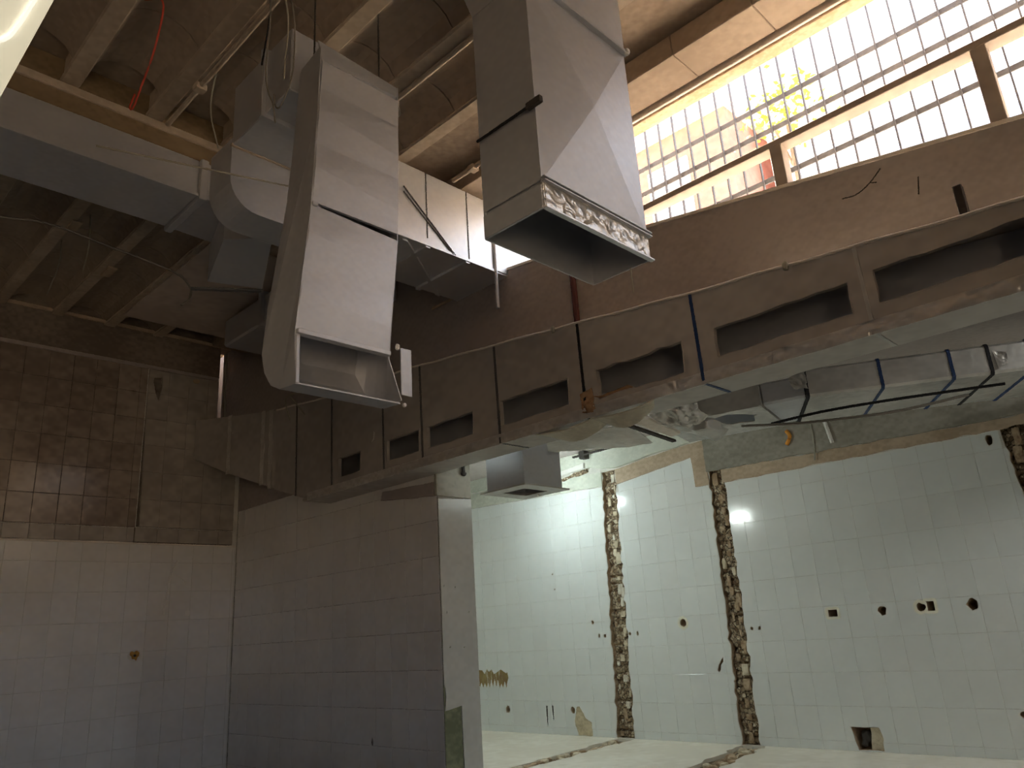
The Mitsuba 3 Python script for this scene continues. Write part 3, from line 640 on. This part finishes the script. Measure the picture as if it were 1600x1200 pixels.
put('top_flange', hull([(ax - .01, 1.975, 4.55), (ax - .01, ay1, 4.56), (ax + .005, 1.975, 4.555), (ax + .012, ay1, 4.57), (ax - .03, 1.965, 4.715), (ax - .05, ay1, 4.70), (ax - .035, 1.965, 4.715), (ax - .06, ay1 - .03, 4.71), (ax - .01, ay1 + .02, 4.66)]), 'm_steel', t)
cheek = Polygon([(ax - .001, z) for z in (4.66, 4.2, 3.9, 3.57, 3.2, 2.84, 2.575)] + [(axb + .18, 2.585), (axb + .09, 2.63), (axb + .03, 2.71), (axb, 2.82), (axb, 3.1), (axb + .06, 3.7), (axb + .10, 4.3), (axb + .12, 4.62)])
put('near_cheek', shear(ext_y(cheek, 1.892, 1.9)), 'm_steel', t)
for x, y in ((-3.36, 2.02), (-3.30, 2.45)): put('hanger', tube([(x, y, 4.5), (x, y, ZC + .1)], .006, 6, False), 'm_dark_iron', t)
far = ext_y(Polygon([(ax - .004, z) for z in (4.66, 4.2, 3.9, 3.57, 3.2, 2.84, 2.60)] + [(axb + .18, 2.60), (axb + .09, 2.63), (axb + .03, 2.71), (axb, 2.82), (axb, 3.57), (axb, 4.62)]), 0, .006)
far.vertices = np.array([(x, y + far_y(z), z) for x, y, z in far.vertices]); put('far_cheek', far, 'm_steel', t)
bk = [(axb + .10, 4.62), (axb + .06, 3.7), (axb + .01, 3.1), (axb, 2.82), (axb + .03, 2.71), (axb + .09, 2.63), (axb + .18, 2.59), (ax, 2.58)]
bk_poly = LineString(bk).buffer(.004, cap_style=2)
put('back_sheet', shear(ext_y(bk_poly, 1.9, 2.53)), 'm_steel', t)
put('bottom_flange', cuboid(ax - .02, ax + .022, 1.85, 2.42, 2.835, 2.862, .003), 'm_steel', t)
put('end_flange', join(cuboid(ax - .004, ax + .004, ay1 + .0, ay1 + .075, 2.63, 2.905, .002)), 'm_steel', t)
put('edge_angle', cuboid(ax - .012, ax + .006, 1.852, 1.872, 2.58, 2.85, .002), 'm_steel', t)
put('bolt', lump((ax + .0, ay1 - .02, 2.905), .014, 1, (1, 1, 1.6), 1), 'm_white_plastic', t); put('bolt', lump((ax, ay1 + .02, 2.575), .014, 2, (1, 1, 1), 1), 'm_white_plastic', t)

# ---- H: branch duct from A's back with its elbow
t = thing('branch_duct', 'dark duct elbow behind the hanging steel duct, under the joists', 'air duct')
put('body', cuboid(-4.20, axb + .06, 1.93, 2.42, 4.50, 4.95, .006), 'm_steel', t)
c_ = []
for a in np.linspace(0, math.pi / 2, 8): c_.append((1.93 + .2 - .2 * math.cos(a), 4.06 + .22 - .22 * math.sin(a)))
put('elbow', ext_x(Polygon([(1.93, 4.56)] + c_ + [(2.46, 4.06), (2.46, 4.56)]), -4.50, -4.20), 'm_steel', t)
put('seam', cuboid(-4.205, -4.185, 1.92, 2.46, 4.492, 4.512, .003), 'm_joist', t)
put('flange', cuboid(-3.80, -3.76, 1.90, 2.45, 4.47, 4.98, .004), 'm_steel', t)

# ---- D: dark duct under the beam, with end elbow
t = thing('beam_duct', 'wide dark duct running under the brown beam at upper left', 'air duct')
put('body', cuboid(-5.76, -5.17, -4.5, 2.13, 4.66, 4.975, .01), 'm_steel', t)
put('flange', cuboid(-5.79, -5.14, 2.13, 2.19, 4.63, 4.98, .006), 'm_steel', t)
put('end_elbow', hull([(-5.76, 2.19, 4.66), (-5.17, 2.19, 4.66), (-5.76, 2.19, 4.97), (-5.17, 2.19, 4.97), (-5.74, 2.9, 4.62), (-5.17, 2.85, 4.62), (-5.74, 2.98, 4.86), (-5.2, 2.95, 4.86), (-5.74, 2.8, 4.97), (-5.2, 2.75, 4.97)]), 'm_steel', t)
put('stiffener', cuboid(-5.18, -5.155, -4.5, 2.13, 4.655, 4.68, .003), 'm_steel', t)
put('flange', cuboid(-5.79, -5.14, .76, .79, 4.64, 4.98, .004), 'm_steel', t)
t = thing('drop_boot', 'dark duct boot with a pale lip below the beam duct, by the pale board', 'air duct')
put('body', hull([(-5.80, 2.52, 4.30), (-5.06, 2.30, 4.30), (-4.80, 2.56, 4.30), (-5.66, 2.94, 4.30), (-5.80, 2.52, 4.62), (-5.06, 2.30, 4.62), (-4.80, 2.56, 4.62), (-5.66, 2.94, 4.62)]), 'm_steel', t)
put('lip', hull([(-6.02, 2.48, 4.285), (-5.98, 2.46, 4.285), (-5.66, 2.95, 4.285), (-5.70, 2.97, 4.285), (-6.02, 2.48, 4.302), (-5.98, 2.46, 4.302), (-5.66, 2.95, 4.302), (-5.70, 2.97, 4.302)]), 'm_strap_grey', t)
put('neck', cuboid(-5.7, -5.2, 2.5, 2.85, 4.6, 4.64), 'm_steel', t)
t = thing('corner_duct', 'dark duct pieces in the far left corner above the wall duct', 'air duct')
put('body', cuboid(-8.3, -6.0, 3.85, 4.66, 4.78, 5.12, .02), 'm_steel', t)
put('flange', cuboid(-7.4, -7.34, 3.80, 4.68, 4.74, 5.16, .006), 'm_steel', t)
t = thing('corner_pipe', 'thin pale pipe standing in the dark gap of the far left corner', 'pipe')
put('pipe_run', tube([(-9.42, 4.44, 4.1), (-9.42, 4.42, 4.6), (-9.42, 4.42, 5.15)], .018, 8), 'm_wire', t, smooth=True)
put('coupling', tube([(-9.42, 4.43, 4.42), (-9.42, 4.42, 4.50)], .024, 8, False), 'm_wire', t)

# ---- C: white box duct that leaves through the window
t = thing('white_box_duct', 'pale box duct with crossing braces going out at the left end of the window', 'air duct')
cx = -4.40
put('front_sheet', cuboid(cx - .01, cx, 3.42, 5.4, 4.48, 5.16, .003), 'm_steel_white', t)
put('bottom_sheet', cuboid(-5.1, cx - .01, 3.42, 5.4, 4.465, 4.48), 'm_steel_white', t)
put('near_sheet', cuboid(-5.1, cx - .01, 3.42, 3.43, 4.48, 5.16), 'm_steel_white', t)
put('far_sheet', cuboid(-5.11, -5.1, 3.42, 5.4, 4.48, 5.16), 'm_steel_white', t)
put('top_sheet', cuboid(-5.1, cx - .01, 3.42, 5.4, 5.15, 5.16), 'm_steel_white', t)
put('corner_angle', cuboid(cx - .03, cx + .008, 3.42, 4.56, 4.455, 4.485, .003), 'm_steel_white', t)
for y, z0, z1 in ((3.745, 4.53, 5.155), (4.215, 4.49, 5.158)): put('seam', cuboid(cx - .001, cx + .004, y - .006, y + .006, z0, z1), 'm_strap_grey', t)
for o in (0, .05):
    put('brace', tube([(cx + .006, 3.50, 4.93 - o), (cx + .006, 4.02 + .03 - o * .5, 4.465)], .006, 6, False), 'm_strap_grey', t)
for y in (3.75, 4.2): put('bottom_brace', cuboid(-5.1, cx, y - .025, y + .025, 4.44, 4.466, .003), 'm_steel_white', t)
put('bottom_brace', hull([(-4.42, 3.5, 4.44), (-4.42, 3.55, 4.44), (-5.08, 4.4, 4.44), (-5.08, 4.45, 4.44), (-4.42, 3.5, 4.466), (-4.42, 3.55, 4.466), (-5.08, 4.4, 4.466), (-5.08, 4.45, 4.466)]), 'm_steel_white', t)
put('hanger_rod', tube([(-4.39, 4.53, 4.1), (-4.39, 4.53, 5.2)], .016, 7, False), 'm_steel', t)

# ---- B: large hanging duct near the camera, open below
t = thing('large_hanging_duct', 'large open-ended duct hanging in front of the window, dark inside', 'air duct')
bx, bxl, by0, by1 = -1.60, -1.905, 1.925, 2.605
zb, zs_, zt = 2.835, 2.955, 3.905
put('room_side_sheet', facet_panel('x', bx, by0 + .004, by1, zs_, 3.905, .036), 'm_steel', t)
put('room_side_sheet', facet_panel('x', bx, by0 - .01, by1 + .01, 3.92, 5.0, .012), 'm_steel', t)
put('near_sheet', facet_panel('y', by0, bxl - .005, bx, zs_, 3.30, .004), 'm_steel', t)
put('near_sheet', facet_panel('y', by0, bxl - .005, bx, 3.30, 3.92, .004), 'm_steel', t)
put('near_flare', hull([(bxl - .01, by0, 3.925), (bx, by0, 3.925), (bxl - .01, by0 + .01, 3.925), (bx, by0 + .01, 3.925), (bxl - .30, by0 - .06, 4.9), (bx, by0 - .06, 4.9), (bxl - .30, by0 - .05, 4.9), (bx, by0 - .05, 4.9)]), 'm_steel', t)
put('back_sheet', cuboid(bxl - .008, bxl, by0, by1, zb, 4.6), 'm_steel', t)
put('far_sheet', cuboid(bxl, bx - .004, by1 - .006, by1, zb, 4.6), 'm_steel', t)
put('inner_liner', join(cuboid(bx - .012, bx - .006, by0 + .01, by1 - .01, zb + .02, 4.6), cuboid(bxl, bx - .01, by0 + .008, by0 + .012, zb + .02, 4.6), cuboid(bxl, bx - .006, by0, by1, 4.6, 4.61)), 'm_steel', t)
# collar at the lower end: wrinkled tape and thin flanges
put('collar', join(cuboid(bx - .006, bx + .004, by0, by1, zb, zs_, .002)), 'm_foil_bright', t)
put('collar_near', cuboid(bxl - .006, bx, by0 - .006, by0 + .006, zb, zs_ - .02, .002), 'm_steel', t)
put('collar_wrap', patch((bx + .006, by0 + .01, zb + .01), (bx + .006, by1 - .02, zb + .01), (bx + .006, by1 - .02, zs_ - .01), (bx + .006, by0 + .01, zs_ - .01), 40, 10, None, .003, 14, .004, 4), 'm_foil_bright', t, smooth=60)
put('flange', cuboid(bx - .004, bx + .022, by0 - .004, by1 + .01, zs_ - .012, zs_ - .004, .002), 'm_steel', t)
put('flange', cuboid(bx - .004, bx + .022, by0 - .004, by1 + .01, zs_ + .004, zs_ + .012, .002), 'm_steel', t)
put('bottom_flange', cuboid(bx - .004, bx + .018, by0 - .004, by1 + .01, zb - .004, zb + .006, .002), 'm_steel_white', t)
put('seam_flange', cuboid(bx - .004, bx + .024, by0 - .01, by1 + .015, 3.905, 3.913, .002), 'm_steel', t)
put('seam_flange', cuboid(bx - .004, bx + .020, by0 - .01, by1 + .015, 3.918, 3.926, .002), 'm_steel', t)
put('seam_rod', tube([(bxl - .01, by0 - .010, 3.285), (bx + .03, by0 - .012, 3.285)], .006, 7, False), 'm_gasket', t)
put('rod_end', cuboid(bx - .03, bx + .045, by0 - .025, by0 - .003, 3.268, 3.298, .003), 'm_dark_iron', t)
put('bolt', lump((bx + .02, by1, 3.915), .016, 3, (1, 1, 1.3), 1), 'm_white_plastic', t)
put('drip_string', tube([(-1.70, 2.6, 2.84), (-1.70, 2.6, 2.72)], .003, 5, False), 'm_wire_pale', t)

# ---- G: small drop box under the wall duct
t = thing('drop_box', 'small grey box outlet hanging behind the wall duct, beside the pier', 'air duct')
g0, g1, h0, h1, gz = -5.12, -4.64, 4.99, 5.50, 2.60
put('near_sheet', cuboid(g0, g1, h0, h0 + .008, gz, 3.1), 'm_steel', t); put('room_side_sheet', cuboid(g1 - .008, g1, h0, h1, gz, 3.1), 'm_steel', t)
put('back_sheet', cuboid(g0, g1, h1 - .008, h1, gz, 3.1), 'm_steel', t); put('far_sheet', cuboid(g0, g0 + .008, h0, h1, gz, 3.1), 'm_steel', t)
fl_ = rect(g0 - .05, h0 - .05, g1 + .05, h1 + .05).difference(rect(g0 + .10, h0 + .10, g1 - .10, h1 - .10))
put('flange', ext_z(fl_, gz - .012, gz), 'm_foil_grey', t)
put('liner', join(cuboid(g0 + .01, g1 - .01, h0 + .01, h1 - .01, 3.08, 3.1), cuboid(g0 + .05, g0 + .06, h0 + .02, h1 - .02, gz + .03, 3.08), cuboid(g0 + .05, g1 - .02, h1 - .06, h1 - .05, gz + .03, 3.08)), 'm_steel', t)
put('bolt', lump((-4.90, 5.46, gz - .015), .016, 3, (1, 1, 1), 1), 'm_white_plastic', t)

# ---- F: second insulated duct in the side room, turned away from the wall
t = thing('second_duct', 'foil-wrapped duct bending to the right in the side room, below the wall duct', 'air duct')
def box_along(p, q, w, z0, z1, bev=.02):
    p, q = np.array(p), np.array(q); d = (q - p) / np.linalg.norm(q - p); n = np.array([-d[1], d[0]])
    c = [p, q, q + n * w, p + n * w]; return hull([(x, y, z) for x, y in c for z in (z0 + bev, z1 - bev)] + [(x, y, z) for x, y in [p + n * bev, q + n * bev, q + n * (w - bev), p + n * (w - bev)] for z in (z0, z1)])
P0, P1 = np.array([-2.37, 5.95]), np.array([-1.53, 6.43]); D = (P1 - P0) / np.linalg.norm(P1 - P0); N = np.array([-D[1], D[0]])
cuts = [0, .56, 1.07, 1.34, 1.62, 2.2, 3.0]
mats_ = ['m_foil_grey', 'm_foil_grey', 'm_foil_grey', 'm_foil_grey', 'm_foil_grey', 'm_foil_grey']
for i in range(len(cuts) - 1): put('section', box_along(P0 + D * cuts[i], P0 + D * (cuts[i + 1] - .004), .93, 3.0, 3.235), 'm_foil_grey', t)
for i, c in enumerate((.0, .56, 1.07, 1.34, 1.62, 2.2)):
    put('strap', box_along(P0 + D * (c - .012) - N * .008, P0 + D * (c + .012) - N * .008, .95, 2.992, 3.243), 'm_gasket' if i in (0, 3) else 'm_strap_blue', t)
sec = [(-3.62, 5.66), (-2.74, 5.86)]
q0, q1 = np.array(sec[0]), np.array(sec[1]); e_ = (q1 - q0) / np.linalg.norm(q1 - q0); n_ = np.array([-e_[1], e_[0]])
under = Polygon([tuple(q0), tuple(q1), tuple(q1 + n_ * .85), tuple(q0 + n_ * .85)]).difference(ragged([(-3.30, 5.93), (-3.05, 5.86), (-2.90, 6.10), (-3.02, 6.30), (-3.22, 6.22)], .06, .02, 4))
put('section', join(box_along(q0, q1, .02, 3.0, 3.3, .004), box_along(q0 + n_ * .83, q1 + n_ * .83, .02, 3.0, 3.3, .004), box_along(q0, q1, .85, 3.28, 3.3, .004), ext_z(under, 3.0, 3.01)), 'm_foil_grey', t)
put('lining', join(box_along(q0 + n_ * .022, q1 + n_ * .022, .80, 3.26, 3.278, .002), box_along(q0 + n_ * .81, q1 + n_ * .81, .018, 3.012, 3.27, .002)), 'm_steel', t)
d1 = (np.array(sec[1]) - np.array(sec[0])); d1 /= np.linalg.norm(d1)
k = put('bare_joint', box_along(np.array(sec[1]) + .0 * d1 + [.01, .04], P0 - D * .02 + N * .04, .8, 3.01, 3.2), 'm_steel', t); note(k, 'bare joint between two sections')
put('edge_rim', box_along(np.array(sec[1]) - d1 * .01 - [.0, .01], np.array(sec[1]) + d1 * .012 - [.0, .01], .87, 2.99, 3.31), 'm_foil_grey', t)
put('torn_tape', patch((P0[0] - .13, P0[1] - .03, 3.19), (P0[0] + .01, P0[1] - .03, 3.22), (P0[0] + .02, P0[1] - .03, 3.06), (P0[0] - .10, P0[1] - .06, 3.10), 12, 10, None, .05, 12, .004, 9), 'm_foil_bright', t, smooth=40)
put('torn_tape', patch((-3.55, 5.60, 3.20), (-3.2, 5.66, 3.21), (-3.2, 5.64, 3.06), (-3.5, 5.58, 3.05), 18, 12, None, .05, 11, .004, 19), 'm_foil_bright', t, smooth=40)
put('torn_skin', patch((-3.60, 5.68, 2.995), (-3.30, 5.74, 2.995), (-3.24, 6.22, 2.96), (-3.5, 6.3, 2.95), 20, 14, (0, 0, -.05), .03, 7, .004, 23), 'm_foil_grey', t, smooth=50)
put('tape_flap', patch(tuple(P0 + D * 1.37 - N * .015) + (3.18,), tuple(P0 + D * 1.46 - N * .02) + (3.15,), tuple(P0 + D * 1.45 - N * .03) + (3.06,), tuple(P0 + D * 1.38 - N * .02) + (3.03,), 10, 10, None, .02, 14, .004, 3), 'm_foil_bright', t, smooth=40)

# ---- torn insulation and debris under the wall duct
g = 'torn pieces hanging under the wall duct'
def debris(name, mesh, m, label, cat, smooth=50):
    k = put(name, mesh, m, smooth=smooth); labels[k] = {'label': label, 'category': cat, 'group': g}; return k
debris('insulation_flap', patch((-3.34, 4.34, 2.812), (-2.78, 4.34, 2.812), (-2.86, 4.46, 2.80), (-3.30, 4.50, 2.79), 30, 14, (0, -.02, -.085), .006, 4, .010, 41), 'm_fabric_cream', 'cream insulation flap sagging under the torn duct opening', 'insulation')
debris('insulation_flap', patch((-3.90, 4.36, 2.812), (-3.34, 4.36, 2.812), (-3.32, 4.52, 2.80), (-3.84, 4.56, 2.80), 30, 14, (0, -.02, -.075), .006, 4, .010, 47), 'm_fabric_cream', 'pale insulation flap curling down left of the torn opening', 'insulation')
debris('plastic_sheet', patch((-4.20, 4.82, 2.90), (-3.50, 5.06, 2.885), (-3.66, 5.62, 2.86), (-4.55, 5.24, 2.90), 60, 30, (0, 0, -.02), .035, 2.4, .004, 53), 'm_fabric_white', 'crumpled white plastic sheet lit from below, under the wall duct', 'plastic sheet')
debris('loose_plank', hull([(-3.46, 4.96, 2.915), (-3.32, 4.93, 2.915), (-3.40, 5.66, 2.885), (-3.52, 5.70, 2.885), (-3.46, 4.96, 2.94), (-3.32, 4.93, 2.94), (-3.40, 5.66, 2.91), (-3.52, 5.70, 2.91)]), 'm_sill', 'pale loose plank slanting under the wall duct', 'plank', 20)
debris('dark_batten', hull([(-3.49, 4.92, 2.875), (-3.455, 4.92, 2.875), (-3.55, 5.82, 2.865), (-3.59, 5.82, 2.865), (-3.49, 4.92, 2.895), (-3.455, 4.92, 2.895), (-3.55, 5.82, 2.885), (-3.59, 5.82, 2.885)]), 'm_dark_iron', 'black batten slanting beside the loose plank', 'batten', 20)
debris('crumpled_foil', patch((-3.34, 4.98, 2.97), (-3.02, 5.02, 2.98), (-3.0, 5.5, 2.90), (-3.3, 5.4, 2.86), 26, 24, (0, 0, -.03), .09, 7, .004, 61), 'm_foil_bright', 'crumpled silver foil behind the loose plank', 'foil')
debris('insulation_roll', lump((-3.14, 5.66, 2.885), .10, 9, (1.1, 1.9, .75), 3, .35), 'm_foil_grey', 'grey crumpled insulation roll beside the silver foil', 'insulation')
debris('brown_rag', patch((-3.30, 4.34, 2.955), (-2.98, 4.34, 2.965), (-2.9, 4.44, 2.87), (-3.28, 4.44, 2.87), 22, 10, (0, 0, -.03), .03, 9, .008, 67), 'm_rag_brown', 'brown torn lining hanging from the lower edge of the duct opening', 'lining')
debris('brown_rag', patch((-3.42, 4.335, 3.01), (-3.30, 4.335, 3.03), (-3.28, 4.335, 2.84), (-3.40, 4.335, 2.86), 12, 12, None, .035, 12, .008, 68), 'm_rag_brown', 'brown torn scraps stuck beside the black strap', 'lining')

# ================================================================== side room fittings
t = thing('work_lamp', 'lit work lamp hidden behind the small box outlet in the side room', 'lamp')
lx, ly, lz = -6.90, 7.45, 3.10
put('housing', cuboid(lx - .13, lx + .13, ly - .07, ly - .02, lz - .05, lz + .06, .01), 'm_dark_iron', t)
d = mikit.ply(cuboid(lx - .12, lx + .12, ly - .018, ly + .03, lz - .05, lz + .05), 'm_white_plastic'); d['emitter'] = {'type': 'area', 'radiance': {'type': 'rgb', 'value': WORK_LAMP}}
scene[t + '__diffuser'] = d
put('hanger', tube([(lx, ly - .045, lz + .06), (lx, ly - .045, 3.69)], .01, 6, False), 'm_dark_iron', t)
t = thing('bulb_holder', 'twin bulb holder hidden behind the small box outlet in the side room', 'lamp')
put('bar', cuboid(-5.86, -5.64, 5.87, 5.91, 2.825, 2.845, .004), 'm_dark_iron', t); put('hanger', tube([(-5.75, 5.89, 2.845), (-5.75, 5.89, 3.69)], .008, 6, False), 'm_dark_iron', t)
for x in (-5.82, -5.68):
    d = mikit.ply(lump((x, 5.89, 2.80), .028, 1, (1, 1, 1.1), 2, .0), 'm_white_plastic', smooth=True); d['emitter'] = {'type': 'area', 'radiance': {'type': 'rgb', 'value': BULBS}}
    n = counts.get(t + '__bulb', 0); counts[t + '__bulb'] = n + 1
    scene[t + ('__bulb' if not n else f'__bulb_{n:03d}')] = d
t = thing('side_room_lamp', 'tube lamp under the side room ceiling, right of the frame', 'lamp')
put('housing', cuboid(.4, 1.8, 6.4, 6.6, 3.61, 3.69, .01), 'm_white_plastic', t)
d = mikit.ply(cuboid(.42, 1.78, 6.42, 6.58, 3.57, 3.61), 'm_white_plastic'); d['emitter'] = {'type': 'area', 'radiance': {'type': 'rgb', 'value': SIDE_LAMP}}
scene[t + '__diffuser'] = d

t = thing('pipe_bracket', 'black bar on a short block under the side room ceiling', 'bracket')
put('bar', tube([(-6.74, 8.28, 3.63), (-5.55, 8.28, 3.64)], .016, 7, False), 'm_dark_iron', t)
put('block', cuboid(-6.62, -6.53, 8.26, 8.39, 3.58, 3.688, .004), 'm_dark_iron', t)
t = thing('pipe_stub', 'dark pipe stub with a round end on the pier below the wall duct', 'pipe')
put('pipe_run', tube([(XP + .03, 5.0, 3.0), (XP + .03, 5.01, 2.86)], .018, 8, False), 'm_dark_iron', t); put('end_cap', lump((XP + .03, 5.01, 2.845), .03, 4, (1, 1, .8), 1), 'm_dark_iron', t)
t = thing('ceiling_scrap', 'pale broken board with a ragged dark edge, beside the left brick strip', 'board')
put('board', hull([(-7.28, 8.36, 3.42), (-6.62, 8.34, 3.46), (-7.28, 8.36, 3.47), (-6.62, 8.34, 3.53), (-7.28, 8.39, 3.42), (-6.62, 8.39, 3.46), (-7.28, 8.39, 3.47), (-6.62, 8.39, 3.53)]), 'm_white_plastic', t)
put('broken_edge', ext_y(ragged([(-7.28, 3.34), (-6.60, 3.40), (-6.60, 3.47), (-6.75, 3.44), (-7.28, 3.37)], .08, .012, 31), 8.392, 8.412), 'm_rubble', t)
t = thing('loose_cable', 'grey cable sagging under the second duct', 'cable')
put('strand', tube([(-3.1, 6.2, 2.96), (-2.64, 6.2, 2.875), (-2.2, 6.25, 2.83), (-1.84, 6.4, 2.83), (-1.4, 6.6, 2.88)], .012, 7), 'm_wire', t, smooth=True)
put('strand', tube([(-2.85, 6.25, 2.93), (-2.4, 6.25, 2.93), (-1.9, 6.4, 2.93), (-1.2, 6.9, 2.97)], .012, 7), 'm_gasket', t, smooth=True)
t = thing('orange_stick', 'short orange stub sticking down by the second duct', 'stub'); k = put('stub', tube([(-3.66, 8.37, 3.34), (-3.63, 8.37, 3.27), (-3.68, 8.37, 3.18)], .022, 7), 'm_orange', t, smooth=True)
t = thing('white_stick', 'short white tube hanging by the grey plaster', 'stub'); put('stub', tube([(-3.21, 8.37, 3.34), (-3.17, 8.37, 3.10)], .022, 7, False), 'm_white_plastic', t, smooth=True)
t = thing('dangling_string', 'thin pale string hanging down the grey plaster', 'string'); put('strand', tube([(-3.39, 8.382, 3.69), (-3.37, 8.382, 3.2), (-3.40, 8.382, 2.95)], .009, 6), 'm_wire_pale', t, smooth=True)
t = thing('conduit_bar', 'thin pale bar on the upper wall left of the window', 'bar'); put('bar', tube([(-5.45, 4.67, 4.50), (-4.98, 4.67, 4.50)], .012, 6, False), 'm_plaster_tan', t)

# ================================================================== ceiling clutter: cables, conduits, hooks, glowing panel
g = 'conduits clipped along the joists'
def conduit(y, x0, x1, label, z=ZC - .0215, clips=()):
    t = thing('conduit', label, 'conduit', g)
    put('conduit_run', tube([(x0, y, z), (x1, y, z)], .02, 8, False), 'm_joist', t, smooth=True)
    for x in clips: put('clip', cuboid(x - .035, x + .035, y - .04, y + .04, z - .03, ZC - .001, .006), 'm_joist', t)
conduit(1.865, BX1 + .03, 2.3, 'thin conduit along the joist left of the hanging wires', clips=(-4.62,))
conduit(2.99, -4.85, 2.3, 'conduit along the joist between the two big hanging ducts, hook on it', clips=(-3.86,))
conduit(4.03, -4.36, -3.1, 'short conduit along the joist above the pale box duct', clips=(-4.1,))
t = thing('ceiling_hook', 'round hook hanging from the joist between the two big ducts', 'hook')
a_ = np.linspace(0, 2 * math.pi, 20); put('ring', tube([(-3.83, 3.0 + .035 * math.sin(a), 5.09 + .045 * math.cos(a)) for a in a_], .006, 6, False), 'm_wire', t, smooth=True); put('shank', tube([(-3.83, 3.0, 5.13), (-3.83, 3.0, 5.2)], .006, 6, False), 'm_wire', t)
for (x, y) in ((-7.95, 2.41), (-7.2, 1.84)):
    put('joist_plate', cuboid(x - .12, x + .12, y - .045, y + .045, ZC - .02, ZC + .002, .005), 'm_plaster_tan', 'ceiling')

def wire(pts, label, m='m_wire', r=.006, name='hanging_wire', group='loose wires hanging from the ceiling', cat='wire'):
    k = put(name, tube(pts, r, 6), m, smooth=True); labels[k] = {'label': label, 'category': cat}
    if group: labels[k]['group'] = group
from_px = None
wire([(-4.10, 1.28, 5.2), (-3.84, 1.30, 5.0), (-3.90, 1.30, 4.72), (-4.0, 1.28, 4.50), (-4.07, 1.27, 4.39), (-4.10, 1.26, 4.40), (-4.10, 1.28, 4.50)], 'red wire hanging from the ceiling, bent up at its end', 'm_wire_red', .006)
wire([(-4.55, 1.95, 5.37), (-4.50, 1.90, 4.95), (-4.45, 1.95, 4.62)], 'pale wire hanging above the dark duct elbow', 'm_wire_pale')
wire([(-7.2, 1.97, 5.37), (-7.14, 1.97, 5.0), (-7.16, 1.95, 4.75)], 'short pale wire hanging below the joists at far left', 'm_wire_pale')
wire([(-7.7, 1.88, 5.27), (-7.68, 1.88, 5.0), (-7.75, 1.83, 4.70)], 'dim wire hanging beside the left wall joists', 'm_wire')
wire([(-3.75, 1.93, 5.27), (-3.74, 1.90, 5.0), (-3.72, 1.87, 4.8)], 'dark wire hanging from a hole in the ceiling', 'm_gasket')
wire([(-3.40, 1.79, 5.25), (-3.36, 1.84, 4.9), (-3.34, 1.82, 4.55), (-3.33, 1.81, 4.42)], 'pale straight wire in the bundle beside the hanging steel duct', 'm_wire_pale', .005)
wire([(-3.35, 1.78, 5.25), (-3.30, 1.84, 4.9), (-3.24, 1.82, 4.55), (-3.25, 1.81, 4.36), (-3.33, 1.80, 4.24), (-3.39, 1.80, 4.26), (-3.42, 1.80, 4.36)], 'looped wire in the bundle beside the hanging steel duct', 'm_wire', .005)
wire([(-3.46, 1.76, 5.25), (-3.44, 1.77, 4.9), (-3.45, 1.76, 4.55), (-3.40, 1.75, 4.36), (-3.31, 1.74, 4.20), (-3.26, 1.73, 4.05)], 'wavy dark wire in the bundle beside the hanging steel duct', 'm_wire', .005)
t = thing('tie_rod', 'thin pale rod stretched across the dark ducts at upper left', 'rod'); put('rod', tube([(-4.1, 1.11, 4.07), (-4.1, 2.31, 4.295)], .006, 6, False), 'm_wire_pale', t)
t = thing('ceiling_cable', 'dark cable strung along the left ceiling bay towards the pale board', 'cable')
put('cable_run', tube([(-6.5, .6, 4.66), (-6.5, 1.14, 4.72), (-6.5, 1.48, 4.78), (-6.5, 1.95, 4.73), (-6.5, 2.5, 4.66), (-6.5, 2.66, 4.56), (-6.5, 2.67, 4.44), (-6.5, 2.60, 4.35)], .010, 6), 'm_wire', t, smooth=True)
t = thing('bent_wire', 'bent wire lying on top of the wall duct near its far end', 'wire')
put('wire_run', tube([(-7.55, 4.32, 3.78), (-7.62, 4.30, 3.98), (-7.55, 4.28, 4.05), (-7.25, 4.28, 4.02)], .008, 6), 'm_wire_pale', t, smooth=True); put('wire_run', tube([(-7.50, 4.29, 4.03), (-7.22, 4.31, 3.76)], .008, 6, False), 'm_wire_pale', t)

t = thing('glowing_panel', 'cream panel with added glow and a glowing highlight line, at the upper left corner', 'lamp')
d = mikit.ply(cuboid(-3.9, -2.2, .2, .515, 3.60, 3.64, .004), 'm_white_plastic'); d['emitter'] = {'type': 'area', 'radiance': {'type': 'rgb', 'value': PANEL_GLOW}}
scene[t + '__diffuser'] = d  # panel face made to glow in place of light falling on it
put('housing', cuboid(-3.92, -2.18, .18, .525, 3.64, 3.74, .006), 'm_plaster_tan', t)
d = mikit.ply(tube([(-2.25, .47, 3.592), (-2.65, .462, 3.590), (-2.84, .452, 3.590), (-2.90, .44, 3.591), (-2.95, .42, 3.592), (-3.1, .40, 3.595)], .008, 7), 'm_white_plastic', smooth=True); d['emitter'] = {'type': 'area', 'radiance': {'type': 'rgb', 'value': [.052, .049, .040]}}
scene[t + '__tube'] = d  # highlight line along the panel, made as a glowing strip
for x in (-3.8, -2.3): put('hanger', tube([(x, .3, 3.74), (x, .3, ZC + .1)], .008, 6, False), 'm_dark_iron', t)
